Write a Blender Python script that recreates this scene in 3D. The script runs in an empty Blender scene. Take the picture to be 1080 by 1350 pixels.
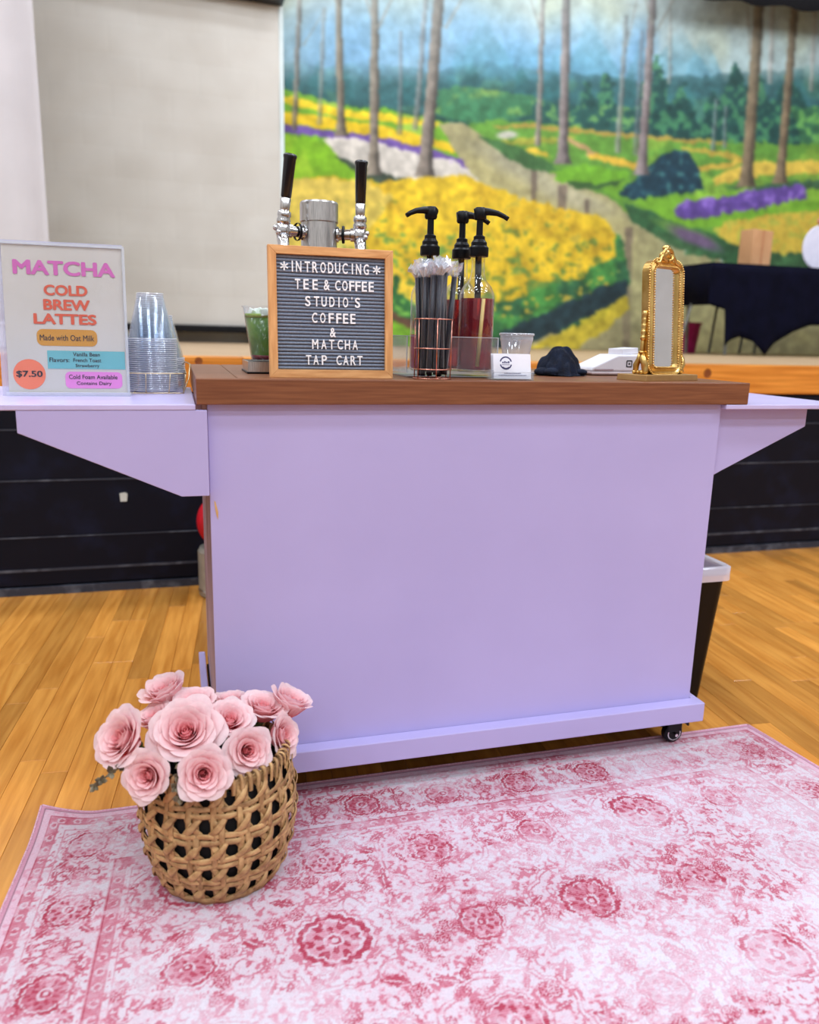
import bpy, bmesh, math, random
import numpy as np
from mathutils import Vector, Matrix
PI = math.pi
random.seed(7)
rng = np.random.default_rng(5)
sc = bpy.context.scene
COL = sc.collection

# ------------------------------------------------------------------ camera
CF = 1042.52                                   # focal length in pixels of the 1080 x 1350 frame
CR = Vector((0.9595, -0.2778, 0.0243)).normalized()
_yaw, _pitch, _roll = 0.2868, -0.2201, 0.0249
FW = Vector((math.sin(_yaw)*math.cos(_pitch), math.cos(_yaw)*math.cos(_pitch), math.sin(_pitch)))
_r = Vector((math.cos(_yaw), -math.sin(_yaw), 0)); _u = _r.cross(FW)
CR = _r*math.cos(_roll) + _u*math.sin(_roll); CU = -_r*math.sin(_roll) + _u*math.cos(_roll)
CC = Vector((-0.0319, -1.4776, 0.9547))
cam = bpy.data.objects.new('camera', bpy.data.cameras.new('camera')); COL.objects.link(cam)
mw = Matrix((CR, CU, -FW)).transposed().to_4x4(); mw.translation = CC
cam.matrix_world = mw
cam.data.sensor_fit = 'VERTICAL'; cam.data.sensor_height = 36; cam.data.lens = CF/1350*36
cam.data.clip_start = .02; cam.data.clip_end = 60
cam.data.dof.use_dof = True; cam.data.dof.focus_distance = 1.62; cam.data.dof.aperture_fstop = 2.6
sc.camera = cam

def at(px, py, X=None, Y=None, Z=None):        # the point of a world plane seen at a pixel of the photograph
    d = FW*CF + CR*(px-540) - CU*(py-675)
    if X is not None: k = (X-CC.x)/d.x
    elif Y is not None: k = (Y-CC.y)/d.y
    else: k = (Z-CC.z)/d.z
    return CC + d*k

# ------------------------------------------------------------------ world, lights, exposure
w = bpy.data.worlds.new('world'); sc.world = w; w.use_nodes = True
w.node_tree.nodes['Background'].inputs[0].default_value = (.9, .93, 1, 1)
w.node_tree.nodes['Background'].inputs[1].default_value = .6
def area(name, loc, target, size, power, col=(1, 1, 1), sy=None):
    l = bpy.data.lights.new(name, 'AREA'); l.energy = power; l.color = col
    l.shape = 'RECTANGLE'; l.size = size; l.size_y = sy or size
    o = bpy.data.objects.new(name, l); COL.objects.link(o); o.location = loc
    o.rotation_euler = (Vector(target)-Vector(loc)).to_track_quat('-Z', 'Y').to_euler()
    return o
LP = 44
for i, x in enumerate((-4, -1, 2, 5)):
    for j, y in enumerate((-5.5, -3.4, -1.6, .6, 2.6)):
        area('ceiling_lamp', (x, y, 5.6), (x, y, 0), 1.2, LP*(1.25 if y < 0 else 1), (.86, .94, 1.06), .5)
area('mural_fill', (3.4, 2.3, 3.75), (3.5, 5.2, 2.9), 6.0, 82, (.92, .96, 1), .5)  # added fill strip, out of view, sized and placed to light the mural evenly
area('screen_fill', (-1.4, 3.2, 4.4), (-.6, 5.0, 1.6), 1.6, 9, (.95, .96, 1), .5)  # added fill light aimed at the screen side, no fixture modelled
area('side_lamp', (3.6, -1.7, 3.4), (1.3, -.25, 0), .35, 32, (.8, .86, 1))
sc.view_settings.view_transform = 'Standard'; sc.view_settings.look = 'None'
sc.view_settings.gamma = 1; sc.view_settings.use_curve_mapping = False
sc.view_settings.exposure = -.08
sc.cycles.transparent_max_bounces = 160
sc.cycles.max_bounces = 10
sc.cycles.sample_clamp_indirect = 6
sc.cycles.caustics_refractive = False; sc.cycles.caustics_reflective = False

# ------------------------------------------------------------------ helpers
def lin(c):
    c = [v/255 for v in c]
    return tuple(v/12.92 if v <= .04045 else ((v+.055)/1.055)**2.4 for v in c)
def c4(c): return (*lin(c), 1)
MATS = {}
def M(name, col=(200, 200, 200), rough=.5, metal=0, col2=None, ns=20, stretch=None, bump=0, bs=80, rnd=0, coat=0, sss=0,
      trans=0, ior=1.45, coords='Object', attr=None, det=4, lo=.35, hi=.65, spec=None):
    if name in MATS: return MATS[name]
    m = bpy.data.materials.new(name); m.use_nodes = True; nt = m.node_tree; N = nt.nodes; L = nt.links
    p = N['Principled BSDF']
    p.inputs['Roughness'].default_value = rough; p.inputs['Metallic'].default_value = metal
    p.inputs['Coat Weight'].default_value = coat; p.inputs['Coat Roughness'].default_value = .12
    p.inputs['Transmission Weight'].default_value = trans; p.inputs['IOR'].default_value = ior
    if spec is not None: p.inputs['Specular IOR Level'].default_value = spec
    if sss:
        p.inputs['Subsurface Weight'].default_value = sss; p.inputs['Subsurface Scale'].default_value = .02
        p.inputs['Subsurface Radius'].default_value = (1, .5, .4)
    tc = N.new('ShaderNodeTexCoord'); mp = N.new('ShaderNodeMapping'); L.new(tc.outputs[coords], mp.inputs[0])
    if stretch: mp.inputs['Scale'].default_value = stretch
    out = None
    if attr:
        a = N.new('ShaderNodeAttribute'); a.attribute_name = attr; out = a.outputs['Color']
    if col2 is not None:
        n = N.new('ShaderNodeTexNoise'); n.inputs['Scale'].default_value = ns; n.inputs['Detail'].default_value = det
        L.new(mp.outputs[0], n.inputs['Vector'])
        r = N.new('ShaderNodeValToRGB'); r.color_ramp.elements[0].position = lo; r.color_ramp.elements[1].position = hi
        L.new(n.outputs['Fac'], r.inputs[0])
        if attr:
            r.color_ramp.elements[0].color = c4(col); r.color_ramp.elements[1].color = c4(col2)
            mx = N.new('ShaderNodeMix'); mx.data_type = 'RGBA'; mx.blend_type = 'MULTIPLY'; mx.inputs['Factor'].default_value = 1
            L.new(out, mx.inputs['A']); L.new(r.outputs[0], mx.inputs['B']); out = mx.outputs['Result']
        else:
            r.color_ramp.elements[0].color = c4(col); r.color_ramp.elements[1].color = c4(col2); out = r.outputs[0]
    if rnd:
        oi = N.new('ShaderNodeObjectInfo'); h = N.new('ShaderNodeHueSaturation')
        mr = N.new('ShaderNodeMapRange'); mr.inputs['To Min'].default_value = 1-rnd; mr.inputs['To Max'].default_value = 1+rnd
        L.new(oi.outputs['Random'], mr.inputs['Value']); L.new(mr.outputs[0], h.inputs['Value'])
        if out is None: h.inputs['Color'].default_value = c4(col)
        else: L.new(out, h.inputs['Color'])
        out = h.outputs[0]
        if coords == 'Object':
            ad = N.new('ShaderNodeVectorMath'); ad.operation = 'ADD'; sc_ = N.new('ShaderNodeMath'); sc_.operation = 'MULTIPLY'
            sc_.inputs[1].default_value = 37.0; L.new(oi.outputs['Random'], sc_.inputs[0])
            L.new(tc.outputs[coords], ad.inputs[0]); L.new(sc_.outputs[0], ad.inputs[1]); L.new(ad.outputs[0], mp.inputs[0])
    if out is None: p.inputs['Base Color'].default_value = c4(col)
    else: L.new(out, p.inputs['Base Color'])
    if bump:
        n2 = N.new('ShaderNodeTexNoise'); n2.inputs['Scale'].default_value = bs; n2.inputs['Detail'].default_value = 3
        L.new(mp.outputs[0], n2.inputs['Vector'])
        b = N.new('ShaderNodeBump'); b.inputs['Strength'].default_value = bump; b.inputs['Distance'].default_value = .002
        L.new(n2.outputs['Fac'], b.inputs['Height']); L.new(b.outputs[0], p.inputs['Normal'])
    MATS[name] = m
    return m
def clear(name, col=(235, 240, 250), base=.05, edge=.5, rough=.08, white=.4, power=2.0):   # thin clear plastic or glass
    m = bpy.data.materials.new(name); m.use_nodes = True; nt = m.node_tree; N = nt.nodes; L = nt.links
    N.remove(N['Principled BSDF']); o = N['Material Output']
    t = N.new('ShaderNodeBsdfTransparent'); t.inputs[0].default_value = (.97, .98, .99, 1)
    g = N.new('ShaderNodeBsdfGlossy'); g.inputs['Roughness'].default_value = rough; g.inputs[0].default_value = (1, 1, 1, 1)
    d = N.new('ShaderNodeBsdfDiffuse'); d.inputs[0].default_value = c4(col)
    s1 = N.new('ShaderNodeMixShader'); s1.inputs[0].default_value = white; L.new(g.outputs[0], s1.inputs[1]); L.new(d.outputs[0], s1.inputs[2])
    lw = N.new('ShaderNodeLayerWeight'); lw.inputs[0].default_value = .5
    pw = N.new('ShaderNodeMath'); pw.operation = 'POWER'; pw.inputs[1].default_value = power; L.new(lw.outputs['Facing'], pw.inputs[0])
    mr = N.new('ShaderNodeMapRange'); mr.inputs['To Min'].default_value = base; mr.inputs['To Max'].default_value = edge
    L.new(pw.outputs[0], mr.inputs['Value'])
    s2 = N.new('ShaderNodeMixShader'); L.new(mr.outputs[0], s2.inputs[0]); L.new(t.outputs[0], s2.inputs[1]); L.new(s1.outputs[0], s2.inputs[2])
    L.new(s2.outputs[0], o.inputs[0]); MATS[name] = m
    return m

class MB:                                       # collects shapes, builds ONE mesh
    def __init__(s): s.v = []; s.f = []; s.c = []
    def add(s, vs, fs, col=None):
        k = len(s.v); s.v += [tuple(v) for v in vs]; s.f += [tuple(i+k for i in f) for f in fs]
        if col is not None: s.c += list(col)
        return s
    def box(s, x0, x1, y0, y1, z0, z1, rot=None, piv=None):
        vs = [Vector((x, y, z)) for z in (z0, z1) for x, y in ((x0, y0), (x1, y0), (x1, y1), (x0, y1))]
        if rot is not None:
            pv = Vector(piv or ((x0+x1)/2, (y0+y1)/2, (z0+z1)/2)); vs = [rot @ (v-pv)+pv for v in vs]
        return s.add(vs, [(3, 2, 1, 0), (4, 5, 6, 7), (0, 1, 5, 4), (1, 2, 6, 5), (2, 3, 7, 6), (3, 0, 4, 7)])
    def lathe(s, prof, n=24, c=(0, 0, 0), axis=None, cap=(False, False)):
        q = Vector((0, 0, 1)).rotation_difference(Vector(axis)) if axis is not None else None
        vs = []
        for r, z in prof:
            for i in range(n):
                a = 2*PI*i/n; p = Vector((r*math.cos(a), r*math.sin(a), z))
                if q: p = q @ p
                vs.append(p+Vector(c))
        fs = [(j*n+i, j*n+(i+1) % n, (j+1)*n+(i+1) % n, (j+1)*n+i) for j in range(len(prof)-1) for i in range(n)]
        if cap[0]: fs.append(tuple(range(n))[::-1])
        if cap[1]: fs.append(tuple((len(prof)-1)*n+i for i in range(n)))
        return s.add(vs, fs)
    def tube(s, pts, r, n=8, closed=False):
        pts = [Vector(p) for p in pts]; m = len(pts); vs = []; up = None
        rr = r if isinstance(r, (list, tuple)) else [r]*m
        for i, p in enumerate(pts):
            if closed: t = pts[(i+1) % m]-pts[i-1]
            else: t = pts[min(i+1, m-1)]-pts[max(i-1, 0)]
            t.normalize()
            if up is None: up = t.orthogonal().normalized()
            up = (up-t*up.dot(t)).normalized(); b = t.cross(up)
            for k in range(n):
                a = 2*PI*k/n; vs.append(p+(up*math.cos(a)+b*math.sin(a))*rr[i])
        fs = []
        for j in range(m if closed else m-1):
            j2 = (j+1) % m
            for i in range(n): fs.append((j*n+i, j*n+(i+1) % n, j2*n+(i+1) % n, j2*n+i))
        if not closed: fs += [tuple(range(n))[::-1], tuple((m-1)*n+i for i in range(n))]
        return s.add(vs, fs)
    def prism(s, poly, a0, a1, axis='y'):       # polygon in the other two axes, extruded a0..a1 along axis
        def P(u, v, a): return {'y': (u, a, v), 'x': (a, u, v), 'z': (u, v, a)}[axis]
        n = len(poly); vs = [P(u, v, a0) for u, v in poly]+[P(u, v, a1) for u, v in poly]
        return s.add(vs, [tuple(range(n)), tuple(range(n, 2*n))[::-1]]+[(i, i+n, (i+1) % n+n, (i+1) % n) for i in range(n)])
    def ball(s, c, r, n=8, m=6, sq=(1, 1, 1)):
        vs = []
        for j in range(m+1):
            t = PI*j/m
            for i in range(n):
                a = 2*PI*i/n; vs.append((c[0]+r*sq[0]*math.sin(t)*math.cos(a), c[1]+r*sq[1]*math.sin(t)*math.sin(a), c[2]-r*sq[2]*math.cos(t)))
        return s.add(vs, [(j*n+i, j*n+(i+1) % n, (j+1)*n+(i+1) % n, (j+1)*n+i) for j in range(m) for i in range(n)])
    def build(s, name, mat, parent=None, smooth=False, bevel=0, seg=2, loc=None, **props):
        me = bpy.data.meshes.new(name); me.from_pydata(s.v, [], s.f); me.update()
        bm = bmesh.new(); bm.from_mesh(me); bmesh.ops.recalc_face_normals(bm, faces=bm.faces); bm.to_mesh(me); bm.free()
        if s.c and len(s.c) == len(s.v):
            a = me.color_attributes.new('Col', 'FLOAT_COLOR', 'POINT')
            a.data.foreach_set('color', np.array([(*c[:3], 1) for c in s.c], np.float32).ravel())
        if smooth: me.polygons.foreach_set('use_smooth', [True]*len(me.polygons))
        me.materials.append(mat)
        o = bpy.data.objects.new(name, me); COL.objects.link(o)
        if parent is not None: o.parent = parent
        if loc is not None: o.location = loc
        if bevel:
            b = o.modifiers.new('bevel', 'BEVEL'); b.width = bevel; b.segments = seg; b.limit_method = 'ANGLE'; b.angle_limit = .6
        for k, v in props.items(): o[k] = v
        return o
def thing(name, label, cat, loc=(0, 0, 0), rot=(0, 0, 0), group=None):
    o = bpy.data.objects.new(name, None); COL.objects.link(o); o.location = loc; o.rotation_euler = rot
    o.empty_display_size = .05; o['label'] = label; o['category'] = cat
    if group: o['group'] = group
    return o
def tag(o, label, cat, group=None):
    o['label'] = label; o['category'] = cat
    if group: o['group'] = group
    return o
def link_copy(o, parent=None):
    c = o.copy(); COL.objects.link(c); c.parent = parent
    return c
def copy_thing(root, loc, rot=None, scale=1, label=None):
    r = link_copy(root); r.location = loc
    if rot is not None: r.rotation_euler = rot
    r.scale = (scale,)*3
    if label: r['label'] = label
    for ch in list(root.children):
        c = link_copy(ch, r)
        for g in list(ch.children): link_copy(g, c)
    return r
def text(s, size, name, mat, parent, loc, rot=(PI/2, 0, 0), ext=.0004, offset=0, sx=1, align='CENTER', sp=1, linesp=1, fit=None):
    cu = bpy.data.curves.new(name, 'FONT'); cu.body = s; cu.size = size; cu.extrude = ext
    cu.align_x = align; cu.align_y = 'CENTER'; cu.space_character = sp; cu.space_line = linesp; cu.resolution_u = 4
    t = bpy.data.objects.new('t', cu); COL.objects.link(t)
    bpy.context.view_layer.update()
    me = bpy.data.meshes.new_from_object(t.evaluated_get(bpy.context.evaluated_depsgraph_get()))
    bpy.data.objects.remove(t); bpy.data.curves.remove(cu)
    if offset:                                   # heavier strokes: the outline laid over itself a little apart
        b = bmesh.new(); b.from_mesh(me); g0 = list(b.verts)+list(b.edges)+list(b.faces)
        for k in range(8):
            a_ = k*PI/4; d = bmesh.ops.duplicate(b, geom=g0)
            bmesh.ops.translate(b, verts=[e for e in d['geom'] if isinstance(e, bmesh.types.BMVert)], vec=(offset*math.cos(a_), offset*math.sin(a_)*.8, (k+1)*.00003))
        b.to_mesh(me); b.free()
    if fit:                                      # (width, height): stretch the lettering to the size it has
        v = np.array([x.co[:] for x in me.vertices]); lo = v.min(0); hi = v.max(0)
        v[:, 0] = (v[:, 0]-(lo[0]+hi[0])/2)*fit[0]/(hi[0]-lo[0]) if fit[0] else v[:, 0]-(lo[0]+hi[0])/2
        v[:, 1] = (v[:, 1]-(lo[1]+hi[1])/2)*fit[1]/(hi[1]-lo[1])
        me.vertices.foreach_set('co', v.ravel())
    me.name = name; me.materials.clear(); me.materials.append(mat)
    o = bpy.data.objects.new(name, me); COL.objects.link(o); o.parent = parent; o.location = loc; o.rotation_euler = rot; o.scale = (sx, 1, 1)
    return o
def vnoise(h, w, sy, sx, seed=0):                # smooth value noise in an array of h x w, cells of sy x sx samples
    r = np.random.default_rng(seed); gh, gw = int(h/sy)+3, int(w/sx)+3; g = r.random((gh, gw))
    y = np.arange(h)/sy; x = np.arange(w)/sx; yi = y.astype(int); xi = x.astype(int)
    fy = (y-yi)[:, None]; fx = (x-xi)[None, :]; fy = fy*fy*(3-2*fy); fx = fx*fx*(3-2*fx)
    a = g[yi][:, xi]; b = g[yi][:, xi+1]; c = g[yi+1][:, xi]; d = g[yi+1][:, xi+1]
    return (a*(1-fx)+b*fx)*(1-fy)+(c*(1-fx)+d*fx)*fy
def fbm(h, w, s, seed=0, o=4, asp=1):
    t = 0; a = 1; n = 0
    for k in range(o):
        t = t+a*vnoise(h, w, max(s/2**k, 1), max(s*asp/2**k, 1), seed+k*17); n += a; a *= .55
    return t/n
def grid_mesh(name, P, rgb, mat, parent=None, thick=0):       # P (h,w,3) points, rgb (h,w,3) sRGB 0..255
    h, wd = P.shape[:2]; me = bpy.data.meshes.new(name)
    idx = np.arange(h*wd).reshape(h, wd)
    q = np.stack([idx[:-1, :-1], idx[:-1, 1:], idx[1:, 1:], idx[1:, :-1]], -1).reshape(-1, 4)
    me.vertices.add(h*wd); me.vertices.foreach_set('co', P.astype(np.float32).ravel())
    me.loops.add(q.size); me.loops.foreach_set('vertex_index', q.ravel().astype(np.int32))
    me.polygons.add(len(q)); me.polygons.foreach_set('loop_start', np.arange(0, q.size, 4, dtype=np.int32))
    me.polygons.foreach_set('use_smooth', np.ones(len(q), bool))
    me.update(calc_edges=True)
    if rgb is not None:
        c = np.clip(rgb/255, 0, 1); c = np.where(c <= .04045, c/12.92, ((c+.055)/1.055)**2.4)
        a = me.color_attributes.new('Col', 'FLOAT_COLOR', 'POINT')
        a.data.foreach_set('color', np.concatenate([c, np.ones((h, wd, 1))], -1).astype(np.float32).ravel())
    me.materials.append(mat)
    o = bpy.data.objects.new(name, me); COL.objects.link(o)
    if parent: o.parent = parent
    return o

# ------------------------------------------------------------------ materials
m_lav = M('lavender_paint', (181, 172, 217), .42, col2=(186, 177, 222), ns=3, bump=.04, bs=150, spec=.3)
m_lav_top = M('lavender_shelf_paint', (194, 184, 226), .3, col2=(204, 194, 232), ns=9, stretch=(1, 12, 1))
m_wood_top = M('walnut_stain', (116, 70, 46), .38, col2=(138, 88, 58), ns=9, stretch=(.9, 11, 22), bump=.08, bs=90, rnd=.1, spec=.4)
m_wood_end = M('end_grain', (104, 58, 34), .5, col2=(138, 84, 52), ns=40)
m_board = M('maple_floor', (176, 108, 34), .3, col2=(222, 158, 74), ns=5, stretch=(12, .9, 1), rnd=.27, coat=.25, bump=.03, bs=60, lo=.2, hi=.8)
m_sub = M('dark_joint', (60, 36, 16), .8, col2=(80, 50, 24))
m_lip = M('orange_pine', (196, 118, 32), .42, col2=(228, 150, 58), ns=4, stretch=(.7, 4, 14), rnd=.06, coat=.2)
m_black_panel = M('black_stage_paint', (3, 6, 22), .6, col2=(18, 26, 52), ns=9, lo=.5, hi=.9, det=8, spec=.25)
m_scuff = M('scuffed_edge', (46, 50, 62), .6, col2=(110, 116, 128), ns=18, lo=.5, hi=.85, det=6)
m_stagefloor = M('stage_floor_wood', (176, 146, 112), .5, col2=(196, 168, 134), ns=6, stretch=(1, 8, 1), rnd=.05)
m_wall = M('white_block_paint', (205, 202, 196), .7, col2=(214, 211, 206), ns=4)
m_black = M('black_plastic', (3, 4, 9), .35, col2=(6, 7, 14), ns=30, spec=.3)
m_gloss_black = M('gloss_black_handle', (8, 9, 18), .22, coat=.5, col2=(11, 12, 22), ns=30)
m_steel = M('brushed_steel', (190, 188, 186), .28, 1, col2=(222, 220, 218), ns=60, stretch=(14, 14, .6))
m_chrome = M('chrome', (214, 214, 216), .14, 1, col2=(226, 226, 228), ns=30)
m_gold = M('gold_metal', (206, 164, 90), .28, 1, col2=(232, 196, 122), ns=24)
m_gold_base = M('champagne_gold', (176, 138, 86), .42, .6, col2=(186, 148, 96), ns=30)
m_rosegold = M('rose_gold_wire', (206, 138, 120), .25, 1, col2=(220, 160, 140), ns=60)
m_goldwire = M('pale_gold_wire', (214, 190, 150), .28, 1, col2=(226, 206, 170), ns=60)
m_clear = clear('clear_acrylic', base=.05, edge=.6, white=.5)
m_cup = clear('clear_cup_plastic', (225, 232, 245), base=.018, edge=.34, white=.35, power=2.2)
m_cuprim = clear('cup_rim_plastic', (236, 240, 250), base=.34, edge=.8, white=.6, power=1)
m_glass = clear('bottle_glass', base=.06, edge=.85, white=.12, rough=.04, power=2.5)
m_wrap = clear('straw_wrapper', (240, 242, 250), base=.035, edge=.42, white=.45, power=1.2)
m_crinkle = clear('crinkled_wrapper', (238, 242, 252), base=.3, edge=.8, white=.6, power=1)
m_white = M('white_plastic', (228, 226, 232), .35, col2=(234, 232, 238), ns=30)
m_paper = M('sign_paper', (218, 212, 198), .5, col2=(224, 218, 206), ns=8)

# ------------------------------------------------------------------ setting: floor
ANG = -.085
floor = MB().box(-6, 9, -7, 1.6, -.03, -.004).build('floor', m_sub, kind='structure')
unit = MB().box(-.5, .5, -.5, .5, -.5, .5)
def mesh_of(mb, name, mat, bevel=0):
    o = mb.build(name, mat); me = o.data
    if bevel:
        bm = bmesh.new(); bm.from_mesh(me); bmesh.ops.bevel(bm, geom=[e for e in bm.edges], offset=bevel, segments=1, affect='EDGES'); bm.to_mesh(me); bm.free()
    bpy.data.objects.remove(o); return me
BWD = .057
cr, sr = math.cos(ANG), math.sin(ANG)
spots = []
for i in range(-80, 130):
    x = i*BWD; y = -3.0+random.random()*.6; k = 0
    while y < 2.4:
        L = random.choice((.35, .45, .6, .75, .9, 1.1)); y1 = y+L; ym = (y+y1)/2
        wx, wy = x*cr-ym*sr, x*sr+ym*cr
        if wy-L/2 < 1.55: spots.append((wx, wy, L, x, y))
        y = y1
def vis(s):
    wx, wy, L, _, _ = s
    if -.27 < wx < 1.27 and wy+L/2 < 0: return 9
    d = (Vector((wx, wy, 0))-CC); z = d.dot(FW)
    if z < .3: return 9
    u = 540+CF*d.dot(CR)/z; v = 675-CF*d.dot(CU)/z; m = 500*L/z
    if u < -60 or u > 1140 or v > 1350+m or v < 690 or (300 < u < 900 and v < 940): return 9
    return z
spots.sort(key=vis)
board_me = {}
for L in (.35, .45, .6, .75, .9, 1.1):
    board_me[L] = mesh_of(MB().box(-BWD/2+.0003, BWD/2-.0003, -L/2+.0004, L/2-.0004, -.004, 0), 'floor_board', m_board, .0007)
rest = MB()
for n, s in enumerate(spots):
    wx, wy, L, x, y = s
    if n < 290 and vis(s) < 9:
        o = bpy.data.objects.new('floor_board', board_me[L]); COL.objects.link(o); o.parent = floor
        o.location = (wx, wy, 0); o.rotation_euler = (0, 0, ANG)
    elif wy-L/2 < 1.55:
        R = Matrix.Rotation(ANG, 3, 'Z')
        rest.box(wx-BWD/2+.0003, wx+BWD/2-.0003, wy-L/2+.0004, wy+L/2-.0004, -.004, 0, rot=R); rest.c += [(random.uniform(.55, 1),)*3]*8
m_rest = M('maple_floor_far', (200, 122, 38), .3, col2=(244, 176, 84), ns=5, stretch=(12, .9, 1), coat=.25, attr='Col', lo=.2, hi=.8)
rest.build('far_floor_boards', m_rest, floor, kind='stuff')

# ------------------------------------------------------------------ setting: room shell
MB().box(-6.2, 9.2, -7.2, 5.3, 6.0, 6.1).build('ceiling', M('ceiling_paint', (196, 196, 196), .8, col2=(205, 205, 205)), kind='structure')
MB().box(-6.2, -6.0, -7.2, 5.3, -.03, 6).build('wall_left', m_wall, kind='structure')
MB().box(9.0, 9.2, -7.2, 5.3, -.03, 6).build('wall_right', m_wall, kind='structure')
wf = MB().box(-6, 9, -7.2, -7.0, -.03, 6).build('wall_front', m_wall, kind='structure')
blk = mesh_of(MB().box(-.196, .196, 0, .012, -.096, .096), 'wall_block', m_wall, .003)
for j in range(12):
    for i in range(14):
        o = bpy.data.objects.new('wall_block', blk); COL.objects.link(o); o.parent = wf
        o.location = (-1.6+i*.4+(j % 2)*.2, -7.0, .12+j*.2)
MB().box(-6, 9, 5.13, 5.3, -.03, 6).build('wall_back', m_wall, kind='structure')

# ------------------------------------------------------------------ setting: stage
SY = 1.525
st = MB().box(-6, 9, SY+.03, 5.1, 0, .84).build('stage_platform', m_black_panel, kind='structure')
pl = mesh_of(MB().box(-1.2, 1.2, -.07, .07, .84, .86), 'stage_plank', m_stagefloor, .001)
for j in range(24):
    for i in range(4):
        o = bpy.data.objects.new('stage_plank', pl); COL.objects.link(o); o.parent = st
        o.location = (-1.4+i*2.403+(j % 3)*.5, SY+.2+j*.1425, 0)
MB().box(-6, 9, SY+.13, 5.1, .84, .857).build('stage_deck', m_stagefloor, st)
lip = MB().box(-3.5, .2, SY-.012, SY+.128, .735, .861).build('trim_1', m_lip, kind='structure', bevel=.004)
MB().box(.203, 3.2, SY-.012, SY+.128, .735, .861).build('nosing_plank', m_lip, lip, bevel=.004)
MB().box(3.203, 7, SY-.012, SY+.128, .735, .861).build('nosing_plank', m_lip, lip, bevel=.004)
MB().lathe([(.0001, 0), (.014, 0), (.02, .0006)], 12, at(933, 492, Y=SY-.0125), axis=(0, -1, 0)).build('knot', M('pine_knot', (120, 60, 20), .5, col2=(150, 84, 30), ns=60), lip)
MB().lathe([(.0001, 0), (.010, 0), (.014, .0006)], 12, at(262, 476, Y=SY-.0125), axis=(0, -1, 0)).build('knot', MATS['pine_knot'], lip)
zs = [.032, .092, .214, .42, .60, .732]
for a, b in zip(zs[:-1], zs[1:]):
    for i in range(5):
        x0 = -4+i*2.44
        MB().box(x0, x0+2.436, SY, SY+.03, a+.004, b-.001).build('stage_panel', m_black_panel, st, bevel=.002)
for z, t in ((.092, .009), (.214, .004), (.42, .006), (.60, .006)):
    MB().box(-4, 8, SY-.003, SY+.002, z-t/2+.001, z+t/2+.001).build('panel_joint', m_scuff, st)
MB().box(-4, 8, SY-.006, SY+.01, 0, .03).build('trim_2', m_scuff, kind='structure')

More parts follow.
